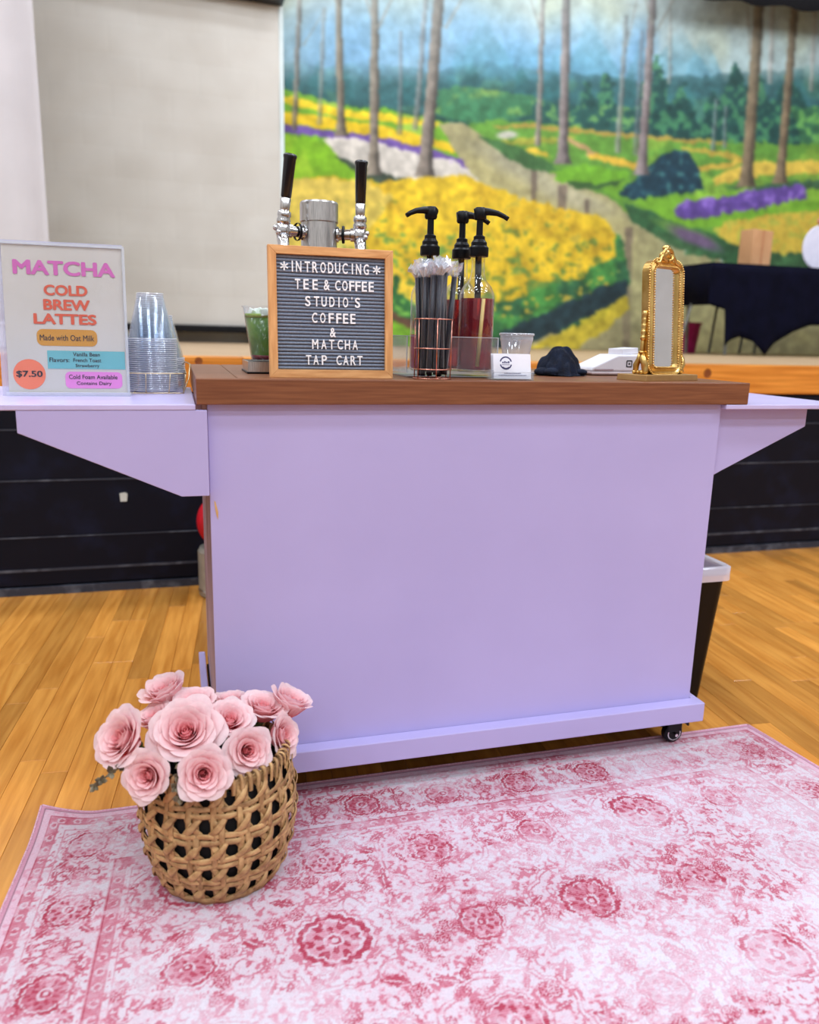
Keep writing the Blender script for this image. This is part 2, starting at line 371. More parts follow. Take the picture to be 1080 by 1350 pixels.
# mural painted on a thin board over the back wall --------------------------------
WY = 5.08
def paint_mural():
    x0, x1, y0, y1, stp = 330, 1290, -170, 478, 1.6
    xs = np.arange(x0, x1, stp); ys = np.arange(y0, y1, stp); h, wd = len(ys), len(xs)
    XX, YY = np.meshgrid(xs, ys)
    n1 = fbm(h, wd, 22, 1)-.5; n2 = fbm(h, wd, 22, 50)-.5; nf = fbm(h, wd, 5, 90, 3)-.5; nb = fbm(h, wd, 70, 120)-.5
    C = np.zeros((h, wd, 3))
    def inpoly(P, jit=4):
        px = XX+n1*jit*2+nf*7; py = YY+n2*jit*2+nf*9*(1-2*(nb > 0)); ins = np.zeros((h, wd), bool); n = len(P)
        for i in range(n):
            ax, ay = P[i]; bx, by = P[(i+1) % n]
            if ay == by: continue
            ins ^= ((ay > py) != (by > py)) & (px < (bx-ax)*(py-ay)/(by-ay)+ax)
        return ins
    def fill(m, col, var=0, col2=None, nn=None, th=0):
        c = np.array(col, float)
        base = c[None, None]*(1+var*(nf[..., None]*2))
        if col2 is not None:
            k = np.clip(((nn if nn is not None else nf)-th)*9+.5, 0, 1)[..., None]; base = base*(1-k)+np.array(col2, float)*(1+var*nf[..., None]*2)*k
        if m.dtype == bool: C[m] = base[m]
        else: C[:] = C*(1-m[..., None])+base*m[..., None]
    def blob(cx, cy, rx, ry, rot=0, soft=.25):
        dx = XX-cx+n1*6; dy = YY-cy+n2*6; c, s = math.cos(rot), math.sin(rot)
        d = np.sqrt(((dx*c+dy*s)/rx)**2+((-dx*s+dy*c)/ry)**2)
        return np.clip((1-d)/soft+.5, 0, 1)
    t = np.clip((YY+170)/300, 0, 1)[..., None]
    C[:] = np.array((222, 228, 222))*(1-t)+np.array((176, 208, 214))*t
    C += nb[..., None]*np.array((20, 16, 6))
    R2 = np.random.default_rng(3)
    # pale foliage in the mist
    for _ in range(80):
        cx = R2.uniform(340, 1420); cy = R2.uniform(-160, 70); fill(blob(cx, cy, R2.uniform(10, 30), R2.uniform(14, 40), soft=1.3)*.35, (202, 208, 170), .05)
    for cx, cy, rx, ry in ((430, 62, 60, 50), (500, 58, 60, 58), (590, 60, 45, 60), (645, 72, 40, 62), (690, 80, 30, 45), (735, 82, 26, 50), (780, 85, 36, 58), (832, 90, 26, 55), (848, 70, 20, 40)):
        fill(blob(cx, cy, rx, ry, soft=.9)*.7, (112, 172, 220), .08)
    for cx, top, wdt in ((778, 22, 34), (640, 18, 34), (610, 40, 24), (845, 48, 26), (895, 32, 40), (925, 44, 30), (740, 46, 22), (1100, 60, 30)):
        m = (np.abs(XX-cx+n1*14) < (YY-top)*.5*wdt/34) & (YY > top) & (YY < 140)
        fill(m*.75*np.clip((YY-top)/50, 0, 1), (104, 166, 190) if cx > 600 else (88, 150, 205), .1)
    fill(blob(690, 100, 120, 34, soft=.8)*.6, (90, 160, 195), .08)
    # dark belt of trees
    belt = inpoly([(330, 82), (380, 78), (430, 88), (480, 78), (520, 88), (580, 92), (640, 78), (700, 92), (760, 96), (840, 108), (900, 100), (1000, 96), (1100, 84), (1420, 76), (1420, 215), (900, 200), (800, 190), (640, 176), (580, 168), (330, 120)], 5)
    fill(belt*np.clip((YY-78)/34, 0, 1)*.95, (44, 92, 96), .25, (60, 112, 98), n1, .05)
    for _ in range(46):
        cx = R2.uniform(340, 1280); top = R2.uniform(74, 104)+(cx > 700)*6; m = (np.abs(XX-cx+nf*10) < (YY-top)*.24+.6) & (YY > top) & (YY < 140); fill(m*np.clip((YY-top)/40, .1, .7), (46, 100, 104), .2)
    for cx, top, wdt, bot in ((868, 72, 44, 188), (900, 108, 42, 188), (970, 82, 60, 192), (1003, 100, 46, 196), (1040, 96, 80, 200), (940, 120, 34, 186), (800, 96, 24, 150), (775, 108, 20, 150), (1120, 80, 80, 200), (1250, 90, 120, 200), (850, 100, 20, 150)):
        m = (np.abs(XX-cx+nf*16) < (YY-top)*wdt/(bot-top)*.62+2) & (YY > top) & (YY < bot)
        fill(m, (30, 78, 74), .3, (58, 112, 80), nf, .06)
    fill(inpoly([(575, 118), (610, 110), (650, 116), (700, 128), (720, 140), (716, 166), (650, 166), (600, 160), (575, 150)], 6), (62, 122, 84), .2, (122, 168, 88), n1, .05)
    fill(inpoly([(700, 132), (800, 140), (860, 150), (860, 178), (760, 172), (650, 164), (700, 150)], 5), (40, 90, 84), .2, (92, 140, 84), nf, .1)
    fill(inpoly([(330, 112), (378, 118), (420, 128), (500, 144), (575, 152), (640, 168), (580, 170), (330, 130)], 4), (38, 84, 72), .25)
    fill(inpoly([(1040, 140), (1420, 120), (1420, 200), (1060, 200)], 6), (56, 112, 78), .2, (94, 150, 78), nf, .08)
    # left meadow stripes
    fill(inpoly([(330, 108), (390, 122), (470, 140), (560, 154), (600, 165), (660, 250), (330, 250)], 3), (118, 176, 48), .12, (150, 190, 70), n1, .1)
    def band(P, t0, t1, col, var=.15, col2=None):
        up = [(x, y-t0*(1 if 0 < i < len(P)-1 else .5)) for i, (x, y) in enumerate(P)]; dn = [(x, y+t1*(1 if 0 < i < len(P)-1 else .5)) for i, (x, y) in enumerate(P)]
        fill(inpoly(up+dn[::-1], 2), col, var, col2)
    band([(330, 122), (380, 132), (443, 147), (550, 161), (585, 166)], 5, 5, (236, 206, 40), .15)
    band([(330, 146), (380, 156), (443, 163), (500, 173), (550, 184), (600, 196)], 8, 8, (240, 204, 30), .15, (222, 190, 40))
    band([(330, 160), (393, 172), (487, 184), (560, 200), (608, 215), (640, 240)], 6, 6, (110, 84, 160), .18)
    fill(inpoly([(330, 172), (390, 180), (440, 190), (490, 228), (500, 240), (330, 245)], 4), (130, 186, 34), .12, (160, 206, 48), n1, .1)
    fill(inpoly([(438, 205), (470, 214), (520, 228), (560, 240), (520, 242), (480, 236)], 3), (60, 74, 60), .2)
    fill(inpoly([(426, 184), (450, 180), (500, 190), (560, 203), (600, 212), (636, 236), (632, 246), (590, 240), (540, 236), (490, 226), (446, 207)], 3), (212, 206, 196), .12)
    # river
    fill(inpoly([(578, 164), (612, 163), (645, 180), (700, 205), (745, 228), (800, 255), (850, 290), (900, 330), (960, 350), (1000, 360), (1420, 400), (1420, 480), (560, 480), (640, 250), (600, 200)], 4), (158, 152, 112), .1, (176, 168, 118), nb, 0)
    fill(blob(690, 222, 60, 16, .45, 1)*.6, (172, 170, 152), .08); fill(blob(760, 262, 50, 12, .3, 1)*.6, (176, 172, 150), .06)
    # right bank
    fill(inpoly([(612, 162), (700, 160), (800, 172), (900, 184), (1080, 190), (1420, 186), (1420, 420), (1080, 400), (1000, 372), (950, 345), (900, 318), (850, 300), (815, 268), (745, 238), (700, 214), (650, 186)], 4), (98, 150, 58), .12, (126, 168, 62), n1, .08)
    for P, a, b, c in (([(650, 168), (700, 166), (760, 172), (860, 180), (960, 190)], 3, 3, (176, 152, 70)), ([(655, 188), (700, 186), (760, 182)], 4, 4, (160, 164, 62)),
                       ([(686, 202), (702, 197), (722, 204)], 5, 5, (214, 184, 60)), ([(740, 178), (760, 190), (790, 206), (850, 220)], 3, 4, (184, 150, 104)),
                       ([(778, 204), (815, 212), (858, 222)], 5, 7, (216, 178, 62)), ([(900, 196), (960, 204), (985, 212)], 4, 4, (186, 164, 66)),
                       ([(915, 222), (960, 218), (985, 210)], 5, 5, (206, 174, 70)), ([(942, 240), (965, 232), (1000, 224), (1080, 222), (1420, 214)], 10, 8, (216, 186, 76))):
        band(P, a, b, c)
    fill(inpoly([(628, 176), (646, 182), (690, 196), (735, 220), (780, 232), (700, 226), (660, 202)], 3), (66, 108, 60), .2)
    fill(blob(668, 178, 14, 5, 0, .5), (190, 190, 176), .05)
    fill(inpoly([(725, 226), (770, 216), (830, 228), (826, 238), (780, 244), (740, 240)], 3), (112, 172, 46), .1)
    fill(inpoly([(745, 240), (790, 244), (826, 236), (800, 250), (760, 250)], 2), (60, 96, 50), .15)
    fill(inpoly([(790, 250), (830, 238), (836, 262), (812, 262)], 3), (110, 164, 50), .1)
    fill(inpoly([(945, 246), (1080, 238), (1420, 230), (1420, 246), (1080, 252), (1000, 250)], 3), (66, 104, 70), .2)
    fill(inpoly([(830, 264), (900, 258), (1000, 250), (1420, 244), (1420, 300), (1080, 292), (960, 300), (900, 300)], 3), (120, 176, 50), .1, (140, 190, 62), n1, .1)
    fill(inpoly([(814, 256), (832, 240), (852, 226), (868, 206), (888, 196), (910, 202), (924, 226), (930, 250), (880, 258), (836, 264)], 4), (26, 62, 78), .3, (58, 104, 104), nf, .16)
    fill(inpoly([(888, 276), (904, 265), (960, 258), (1010, 247), (1056, 243), (1066, 250), (1062, 261), (1020, 270), (970, 280), (908, 287), (891, 284)], 3), (104, 76, 158), .2, (128, 98, 180), nf, .12)
    fill(inpoly([(822, 266), (850, 278), (900, 296), (950, 312), (1000, 332), (1060, 352), (1000, 352), (940, 344), (880, 322), (834, 292)], 4), (52, 96, 58), .25)
    fill(blob(900, 304, 40, 8, .35, .6), (96, 140, 66), .1); fill(blob(916, 314, 34, 9, .42, .7), (112, 92, 122), .1)
    fill(inpoly([(940, 304), (960, 292), (1010, 284), (1080, 276), (1420, 268), (1420, 360), (1080, 345), (1020, 340), (966, 322)], 4), (222, 190, 72), .14, (170, 168, 66), nf, .1)
    fill(inpoly([(960, 322), (1010, 334), (1080, 336), (1420, 340), (1420, 372), (1060, 372), (1000, 352)], 5), (60, 100, 62), .25)
    # reflections in the water
    for x, ya, yb, wd_ in ((705, 224, 268, 7), (742, 244, 282, 10), (774, 262, 300, 5), (830, 300, 470, 9)):
        m = (np.abs(XX-x+n1*4+(YY-ya)*.03) < wd_/2+.5) & (YY > ya) & (YY < yb); fill(m*.7, (104, 88, 80), .1)
    fill(blob(870, 400, 60, 70, 0, .8)*.5, (168, 166, 120), .1)
    # big yellow bed
    fill(inpoly([(640, 300), (818, 310), (832, 372), (800, 420), (700, 446), (650, 470), (520, 480), (420, 470), (420, 330)], 5), (48, 96, 62), .3, (72, 140, 66), n1, .05)
    fill(inpoly([(650, 440), (740, 402), (800, 376), (828, 366), (826, 396), (760, 424), (700, 452), (640, 470)], 5), (34, 56, 62), .3)
    fill(inpoly([(330, 238), (400, 236), (440, 232), (500, 240), (560, 232), (600, 230), (640, 242), (700, 266), (765, 278), (798, 286), (813, 312), (812, 342), (780, 352), (765, 366), (735, 368), (700, 388), (670, 396), (640, 402), (600, 408), (560, 380), (540, 372), (500, 350), (440, 330), (330, 330)], 5), (232, 196, 44), .2, (214, 176, 40), n1, .05)
    m = inpoly([(430, 310), (540, 300), (640, 320), (740, 330), (770, 350), (700, 392), (640, 410), (560, 390), (500, 360)], 8) & (n1+nf*.8 > .1); fill(m, (104, 140, 60), .25)
    m = inpoly([(330, 236), (480, 236), (520, 260), (460, 330), (330, 330)], 6) & (nb > -.05); fill(m*.6, (226, 208, 120), .1)
    m = inpoly([(640, 250), (800, 290), (812, 350), (640, 400), (600, 330)], 4) & (nf > .2); fill(m, (176, 156, 52), .1)
    fill(inpoly([(500, 358), (560, 376), (640, 410), (660, 440), (640, 470), (500, 470), (440, 440), (440, 356)], 5), (52, 116, 62), .35, (110, 168, 70), nf, .1)
    m = inpoly([(510, 350), (580, 366), (640, 396), (640, 420), (560, 410), (512, 380)], 4) & (nf > .03); fill(m, (238, 204, 60), .15)
    fill(inpoly([(500, 412), (520, 412), (560, 432), (620, 444), (650, 450), (560, 446)], 3), (104, 76, 58), .2)
    fill(inpoly([(440, 428), (520, 424), (560, 440), (640, 452), (640, 480), (440, 480)], 3), (118, 172, 46), .2)
    g2 = fbm(h, wd, 4, 300, 2); dens = np.clip((YY-270)/140, 0, 1)
    m = inpoly([(440, 262), (640, 262), (780, 300), (815, 330), (800, 356), (700, 392), (600, 406), (500, 360), (400, 330)], 6) & (g2 < .20+.26*dens); fill(m*.75, (92, 128, 58), .2)
    m = inpoly([(560, 400), (700, 398), (800, 364), (820, 350), (812, 372), (700, 414), (600, 424)], 6) & (g2 > .62); fill(m*.85, (226, 192, 66), .1)
    m = inpoly([(690, 462), (740, 436), (800, 406), (826, 392), (832, 410), (800, 436), (760, 458)], 6); fill(m*.9, (204, 184, 50), .2)
    # trunks: bottom x,y, top x,y, width
    for a, b, c, d, wd_, col, al in ((388, 172, 402, -170, 7, (140, 130, 120), .85), (421, 165, 428, 10, 7, (150, 148, 140), .6), (450, 180, 443, -170, 10, (138, 126, 108), 1),
                        (493, 230, 495, -170, 13, (140, 130, 116), 1), (527, 178, 529, 40, 7, (128, 128, 130), .6), (548, 172, 566, -60, 8, (140, 138, 136), .7),
                        (560, 232, 592, -170, 17, (134, 124, 114), 1), (709, 192, 718, -40, 8, (146, 136, 130), .9), (742, 216, 751, -170, 13, (136, 126, 124), 1),
                        (814, 202, 826, 20, 8, (138, 140, 136), .75), (838, 205, 847, 40, 8, (118, 124, 134), .6), (846, 230, 872, -170, 12, (140, 128, 128), 1),
                        (940, 198, 945, 130, 6, (120, 140, 140), .8), (955, 196, 957, 140, 6, (120, 140, 140), .8), (984, 246, 1014, -170, 16, (128, 112, 88), 1),
                        (1028, 242, 1064, -170, 12, (130, 112, 88), 1), (1120, 236, 1140, -170, 12, (130, 112, 96), 1), (1250, 250, 1270, -170, 16, (128, 112, 88), 1),
                        (882, 110, 885, 0, 5, (200, 200, 190), .6), (1015, 110, 1020, 0, 7, (196, 186, 180), .6), (1070, 120, 1075, 0, 6, (196, 186, 180), .6)):
        tt = np.clip((YY-b)/(d-b), 0, 1); cx = a+(c-a)*tt; ww = wd_*(.5-.16*tt)+6*np.exp(-(b-YY)/9)*(YY < b)*(wd_ > 9)
        e = (XX-cx+n1*2)/np.maximum(ww, 1); m = (np.abs(e) < 1) & (YY < b) & (YY > min(b, d))
        sh = (1-.28*(e > .25)-.12*(e > .65)+.1*(e < -.4))[..., None]
        k = (m*al)[..., None]; C[:] = C*(1-k)+np.array(col, float)*sh*(1+.3*nf[..., None])*k
    for a, b, c, d, wd_ in ((495, 36, 470, -40, 4), (500, 34, 530, -30, 4), (588, 36, 620, -20, 4), (400, 60, 430, 10, 2), (860, 30, 846, -20, 4), (866, 40, 900, -20, 3), (990, 70, 986, 10, 4), (746, 10, 730, -60, 4), (716, 50, 700, 0, 3), (826, 60, 840, 0, 3)):
        dx, dy = c-a, d-b; L2 = dx*dx+dy*dy; tt = np.clip(((XX-a)*dx+(YY-b)*dy)/L2, 0, 1)
        m = np.hypot(XX-a-dx*tt, YY-b-dy*tt) < wd_*(.6-.3*tt); fill(m*.7, (150, 146, 136), .1)
    C[:] = C*(1+nf[..., None]*.12)
    for _ in range(2):
        b = C.copy(); b[1:-1, 1:-1] = (C[:-2, 1:-1]+C[2:, 1:-1]+C[1:-1, :-2]+C[1:-1, 2:]+C[1:-1, 1:-1]*2)/6; C[:] = b
    hz = np.clip((150-YY)/150, 0, 1)[..., None]*.34; C[:] = C*(1-hz)+np.array((192, 212, 214.))*hz
    d = np.array(FW*CF)[None, None]+np.array(CR)[None, None]*(XX-540)[..., None]-np.array(CU)[None, None]*(YY-675)[..., None]
    k = (WY-CC.y)/d[..., 1]; P = np.array(CC)[None, None]+d*k[..., None]
    P[..., 1] = WY
    keep_z = np.maximum(P[..., 2], .862); P[..., 2] = keep_z
    return P, C
P_, C_ = paint_mural()
m_mural = M('mural_paint', (225, 225, 225), .75, col2=(255, 255, 255), ns=9, attr='Col')
mu = grid_mesh('mural', P_, C_, m_mural)
tag(mu, 'large painted mural of trees, yellow flower beds and river behind the stage', 'mural')
MB().box(.9, 7.6, WY+.003, WY+.02, .862, 5.0).build('backing_board', m_wall, mu)

# projection screen in front of the mural
SCY = 4.9
pr = at(371, 300, Y=SCY); zb = at(300, 430, Y=SCY).z; zt = at(340, 3, Y=SCY).z
scr = thing('projection_screen', 'large white projection screen with black bottom bar hanging above the stage', 'screen', (0, SCY, 0))
xs = np.linspace(-2.4, pr.x, 420); zz = np.linspace(zb, zt+.4, 330); XX, ZZ = np.meshgrid(xs, zz)
yy = .0035*np.sin(ZZ*9+XX*2.6+1.9*np.sin(XX*2.3))+.0016*np.sin(ZZ*23-XX*5+2*np.sin(XX*4))+.02*np.sin(XX*1.1)
row = np.floor(ZZ/.2); gz = np.abs(ZZ/.2-np.round(ZZ/.2))*.2; gx = XX/.4+.5*(row % 2); gx = np.abs(gx-np.round(gx))*.4
yy = yy+.0009*np.exp(-(gz/.014)**2)+.0007*np.exp(-(gx/.014)**2)
m_screen = M('screen_fabric', (196, 191, 182), .8, col2=(206, 202, 194), ns=2)
g = grid_mesh('screen_fabric', np.stack([XX, yy, ZZ], -1), None, m_screen, scr)
sd = g.modifiers.new('s', 'SOLIDIFY'); sd.thickness = .004
MB().box(-2.42, pr.x+.01, -.03, .03, zb-.05, zb+.004).build('bottom_bar', m_black, scr, bevel=.008)
MB().box(-2.5, pr.x+.03, -.16, .12, zt, zt+.22).build('housing', m_black, scr, bevel=.01)
MB().box(pr.x, pr.x+.03, .012, .02, zb, zt+.1).build('border_strip', M('screen_border', (206, 220, 220), .7, col2=(214, 226, 226)), scr)

# pale curtain at the left of the stage
cx1 = at(66, 330, Y=3.4).x
nx, nz = 90, 14; xs = np.linspace(-3.2, cx1, nx); zz = np.linspace(.875, 5.2, nz); XX, ZZ = np.meshgrid(xs, zz)
yy = 3.4+.035*np.sin(XX*13+.3*np.sin(ZZ*2))+.012*np.sin(XX*31)
cur = grid_mesh('stage_curtain', np.stack([XX, yy, ZZ], -1), None, M('pale_curtain', (206, 202, 204), .85, col2=(214, 210, 212), ns=3))
cur.modifiers.new('s', 'SOLIDIFY').thickness = .006
tag(cur, 'pale grey curtain hanging at the left side of the stage', 'curtain')
# black valance above the mural at the right
va = at(960, 1, Y=4.6); vb = at(1080, 15, Y=4.6)
nx = 80; xs = np.linspace(va.x-.35, 8.6, nx); XX, TT = np.meshgrid(xs, np.linspace(0, 1, 8))
zb_ = va.z+(XX-va.x)*(vb.z-va.z)/(vb.x-va.x)
ZZ = zb_+TT*1.3; yy = 4.6+.03*np.sin(XX*14)
val = grid_mesh('stage_valance', np.stack([XX, yy, ZZ], -1), None, M('black_drape', (3, 3, 10), .95, col2=(5, 5, 14), ns=6))
val.modifiers.new('s', 'SOLIDIFY').thickness = .006
tag(val, 'black fabric valance hanging above the mural in the top corner', 'drape')

# ------------------------------------------------------------------ things on the stage
SZ = .861
# table under a stretch cloth
def stage_table():
    X0, X1, Y0, Y1, H = at(939, 353, Y=3.72).x, 6.3, 3.72, 4.42, at(1010, 349, Y=3.72).z
    t = thing('draped_table', 'black cloth covered table standing on the stage before the mural', 'table', (0, 0, 0))
    m = M('black_stretch_cloth', (5, 6, 22), .85, col2=(9, 10, 30), ns=10, spec=.1)
    MB().box(X0, X1, Y0, Y1, H-.03, H).build('table_top', m, t, bevel=.01)
    low = [(938, 402), (957, 409), (955, 432), (949, 463), (960, 449), (975, 444), (992, 450), (1007, 469), (1020, 454), (1045, 437), (1070, 429), (1100, 430), (1130, 444), (1160, 478)]
    low = [(at(x, y, Y=Y0).x, at(x, y, Y=Y0).z) for x, y in low]+[(X1, SZ+.02)]
    for Y, nm in ((Y0, 1),):
        xs = np.linspace(X0, X1, 90); zl = np.interp(xs, [p[0] for p in low], [p[1] for p in low]); k = 10
        vs = [(x, Y-nm*.012*math.sin(x*21)*j/k, H-.012+(z-H+.012)*j/k) for x, z in zip(xs, zl) for j in range(k+1)]
        o = MB().add(vs, [(i*(k+1)+j, i*(k+1)+j+1, (i+1)*(k+1)+j+1, (i+1)*(k+1)+j) for i in range(89) for j in range(k)]).build('cloth_side', m, t, smooth=True); o.modifiers.new('s', 'SOLIDIFY').thickness = .004
    for X in (X0, X1):
        z1 = low[0][1] if X == X0 else SZ+.03
        vs = []; n = 20
        for i in range(n+1):
            y = Y0+(Y1-Y0)*i/n; vs += [(X, y, H-.012), (X+.01*math.sin(i), y, z1)]
        o = MB().add(vs, [(2*i, 2*i+1, 2*i+3, 2*i+2) for i in range(n)]).build('cloth_side', m, t, smooth=True); o.modifiers.new('s', 'SOLIDIFY').thickness = .004
    mt = M('grey_tube', (120, 122, 118), .5, .5, col2=(140, 142, 138))
    for x, y in ((X0+.25, Y0+.12), (X1-.25, Y0+.12), (X0+.25, Y1-.08), (X1-.25, Y1-.08)):
        MB().tube([(x, y, H-.03), (x+.03, y, SZ+.006)], .013).build('leg', mt, t)
    for x in (X0+.55, X0+.85, X0+1.0):
        MB().tube([(x, Y1-.1, H-.03), (x-.06, Y1-.1, SZ+.006)], .012).build('leg', mt, t)
    MB().tube([(X0+.07, Y0+.2, H-.03), (X0-.10, Y0+.2, SZ+.006)], .010).build('leg', mt, t)
    MB().tube([(X0+.09, Y1-.2, H-.03), (X0+.14, Y1-.2, SZ+.006)], .010).build('leg', mt, t)
stage_table()
p = at(903, 462, Y=4.6); s_ = .011*1
t = thing('pink_bin', 'magenta bin standing on the stage behind the gold mirror', 'bin', (p.x, 4.6, SZ))
mk = M('magenta_plastic', (196, 28, 118), .45, col2=(208, 40, 130))
MB().lathe([(.085, 0), (.115, .25), (.118, .25), (.11, .255), (.105, .25), (.08, .01)], 28, cap=(True, True)).build('bin_body', mk, t, smooth=False)
MB().lathe([(.115, .24), (.124, .242), (.124, .256), (.112, .258)], 28).build('bin_rim', mk, t)
# things on that table
p = at(997, 352, Z=1.546)
bx = thing('cardboard_box', 'tall tan cardboard box standing on the black draped table', 'box', (at(997, 320, Y=3.95).x, 3.95, at(1010, 349, Y=3.72).z+.0005), (0, 0, .25))
mcb = M('tan_card', (190, 142, 100), .8, col2=(204, 156, 114), ns=6)
MB().box(-.115, .115, -.06, .06, 0, .27).build('box_body', mcb, bx, bevel=.003)
MB().box(-.012, .012, -.0612, -.0605, 0, .27).build('tape', M('box_tape', (176, 120, 82), .4, col2=(186, 130, 92)), bx)
p = at(1073, 322, Y=4.1)
rp = thing('round_plaque', 'pale oval plaque on a stand, on the black draped table', 'plaque', (at(1080, 322, Y=4.1).x, 4.1, at(1010, 349, Y=3.72).z+.0005), (0, 0, -.2))
mlv = M('pale_lilac_card', (206, 204, 222), .6, col2=(214, 212, 228))
MB().lathe([(.0001, 0), (.135, 0), (.142, .006), (.135, .012), (.0001, .012)], 36, (0, 0, 0), axis=(0, -1, 0)).build('disc', mlv, rp, smooth=False).scale = (1, 1, 1.2)
rp.children[0].location = (0, 0, .2)
MB().tube([(0, .012, .38), (0, .012, .01)], .007).tube([(0, .012, .3), (0, .12, .004)], .006).build('stand', m_black, rp)
MB().ball((-.02, -.012, .40), .025).ball((.015, -.01, .41), .022).ball((0, -.015, .385), .02).build('flower', M('coral_cloth', (200, 120, 110), .7, col2=(214, 140, 128)), rp)
# white tub at the left edge of the stage
p = at(-2, 458, Z=SZ)
tb = thing('white_tub', 'white storage tub on the stage edge behind the price sign', 'tub', (at(-12, 440, Y=2.3).x, 2.3, SZ))
MB().prism([(-.07, 0), (.07, 0), (.078, .09), (-.078, .09)], -.1, .1).build('tub_body', m_white, tb, bevel=.008)
MB().box(-.084, .084, -.106, .106, .09, .105).build('lid', m_white, tb, bevel=.004)

# things on the floor by the stage
p = at(163, 655, Y=SY)
o = MB().prism([(-.011, -.016), (.011, -.016), (.014, .012), (.004, .017), (-.013, .014)], -.006, -.001).build('cord_clip', M('pale_clip', (190, 196, 188), .5, col2=(200, 205, 198)), loc=(p.x, SY, p.z))
tag(o, 'small pale clip fixed to the black stage front under the shelf', 'clip')
cn = thing('steel_canister', 'pale grey canister standing on the floor behind the cart, under red bag', 'canister', (.085, 1.40, 0))
MB().lathe([(.062, 0), (.068, .008), (.068, .17), (.06, .185), (.03, .19)], 28, cap=(True, True)).build('canister_body', M('dull_grey_metal', (150, 148, 138), .5, .3, col2=(166, 164, 154)), cn, smooth=False)
MB().lathe([(.069, .02), (.071, .022), (.069, .03)], 28).build('hoop', m_steel, cn)
rb = thing('red_bag', 'round red bag on the canister, peeping out behind the cart', 'bag', (.11, 1.35, .19))
vs = MB(); vs.ball((0, 0, .1), .1, 24, 16, (.95, .7, 1.02)); vs.build('bag_body', M('red_fabric', (176, 12, 30), .5, col2=(196, 20, 40), ns=20, bump=.2, bs=30), rb, smooth=True)
MB().tube([(-.04, 0, .195), (-.03, 0, .23), (0, 0, .245), (.03, 0, .23), (.04, 0, .195)], .006).build('handle', MATS['red_fabric'], rb, smooth=True)

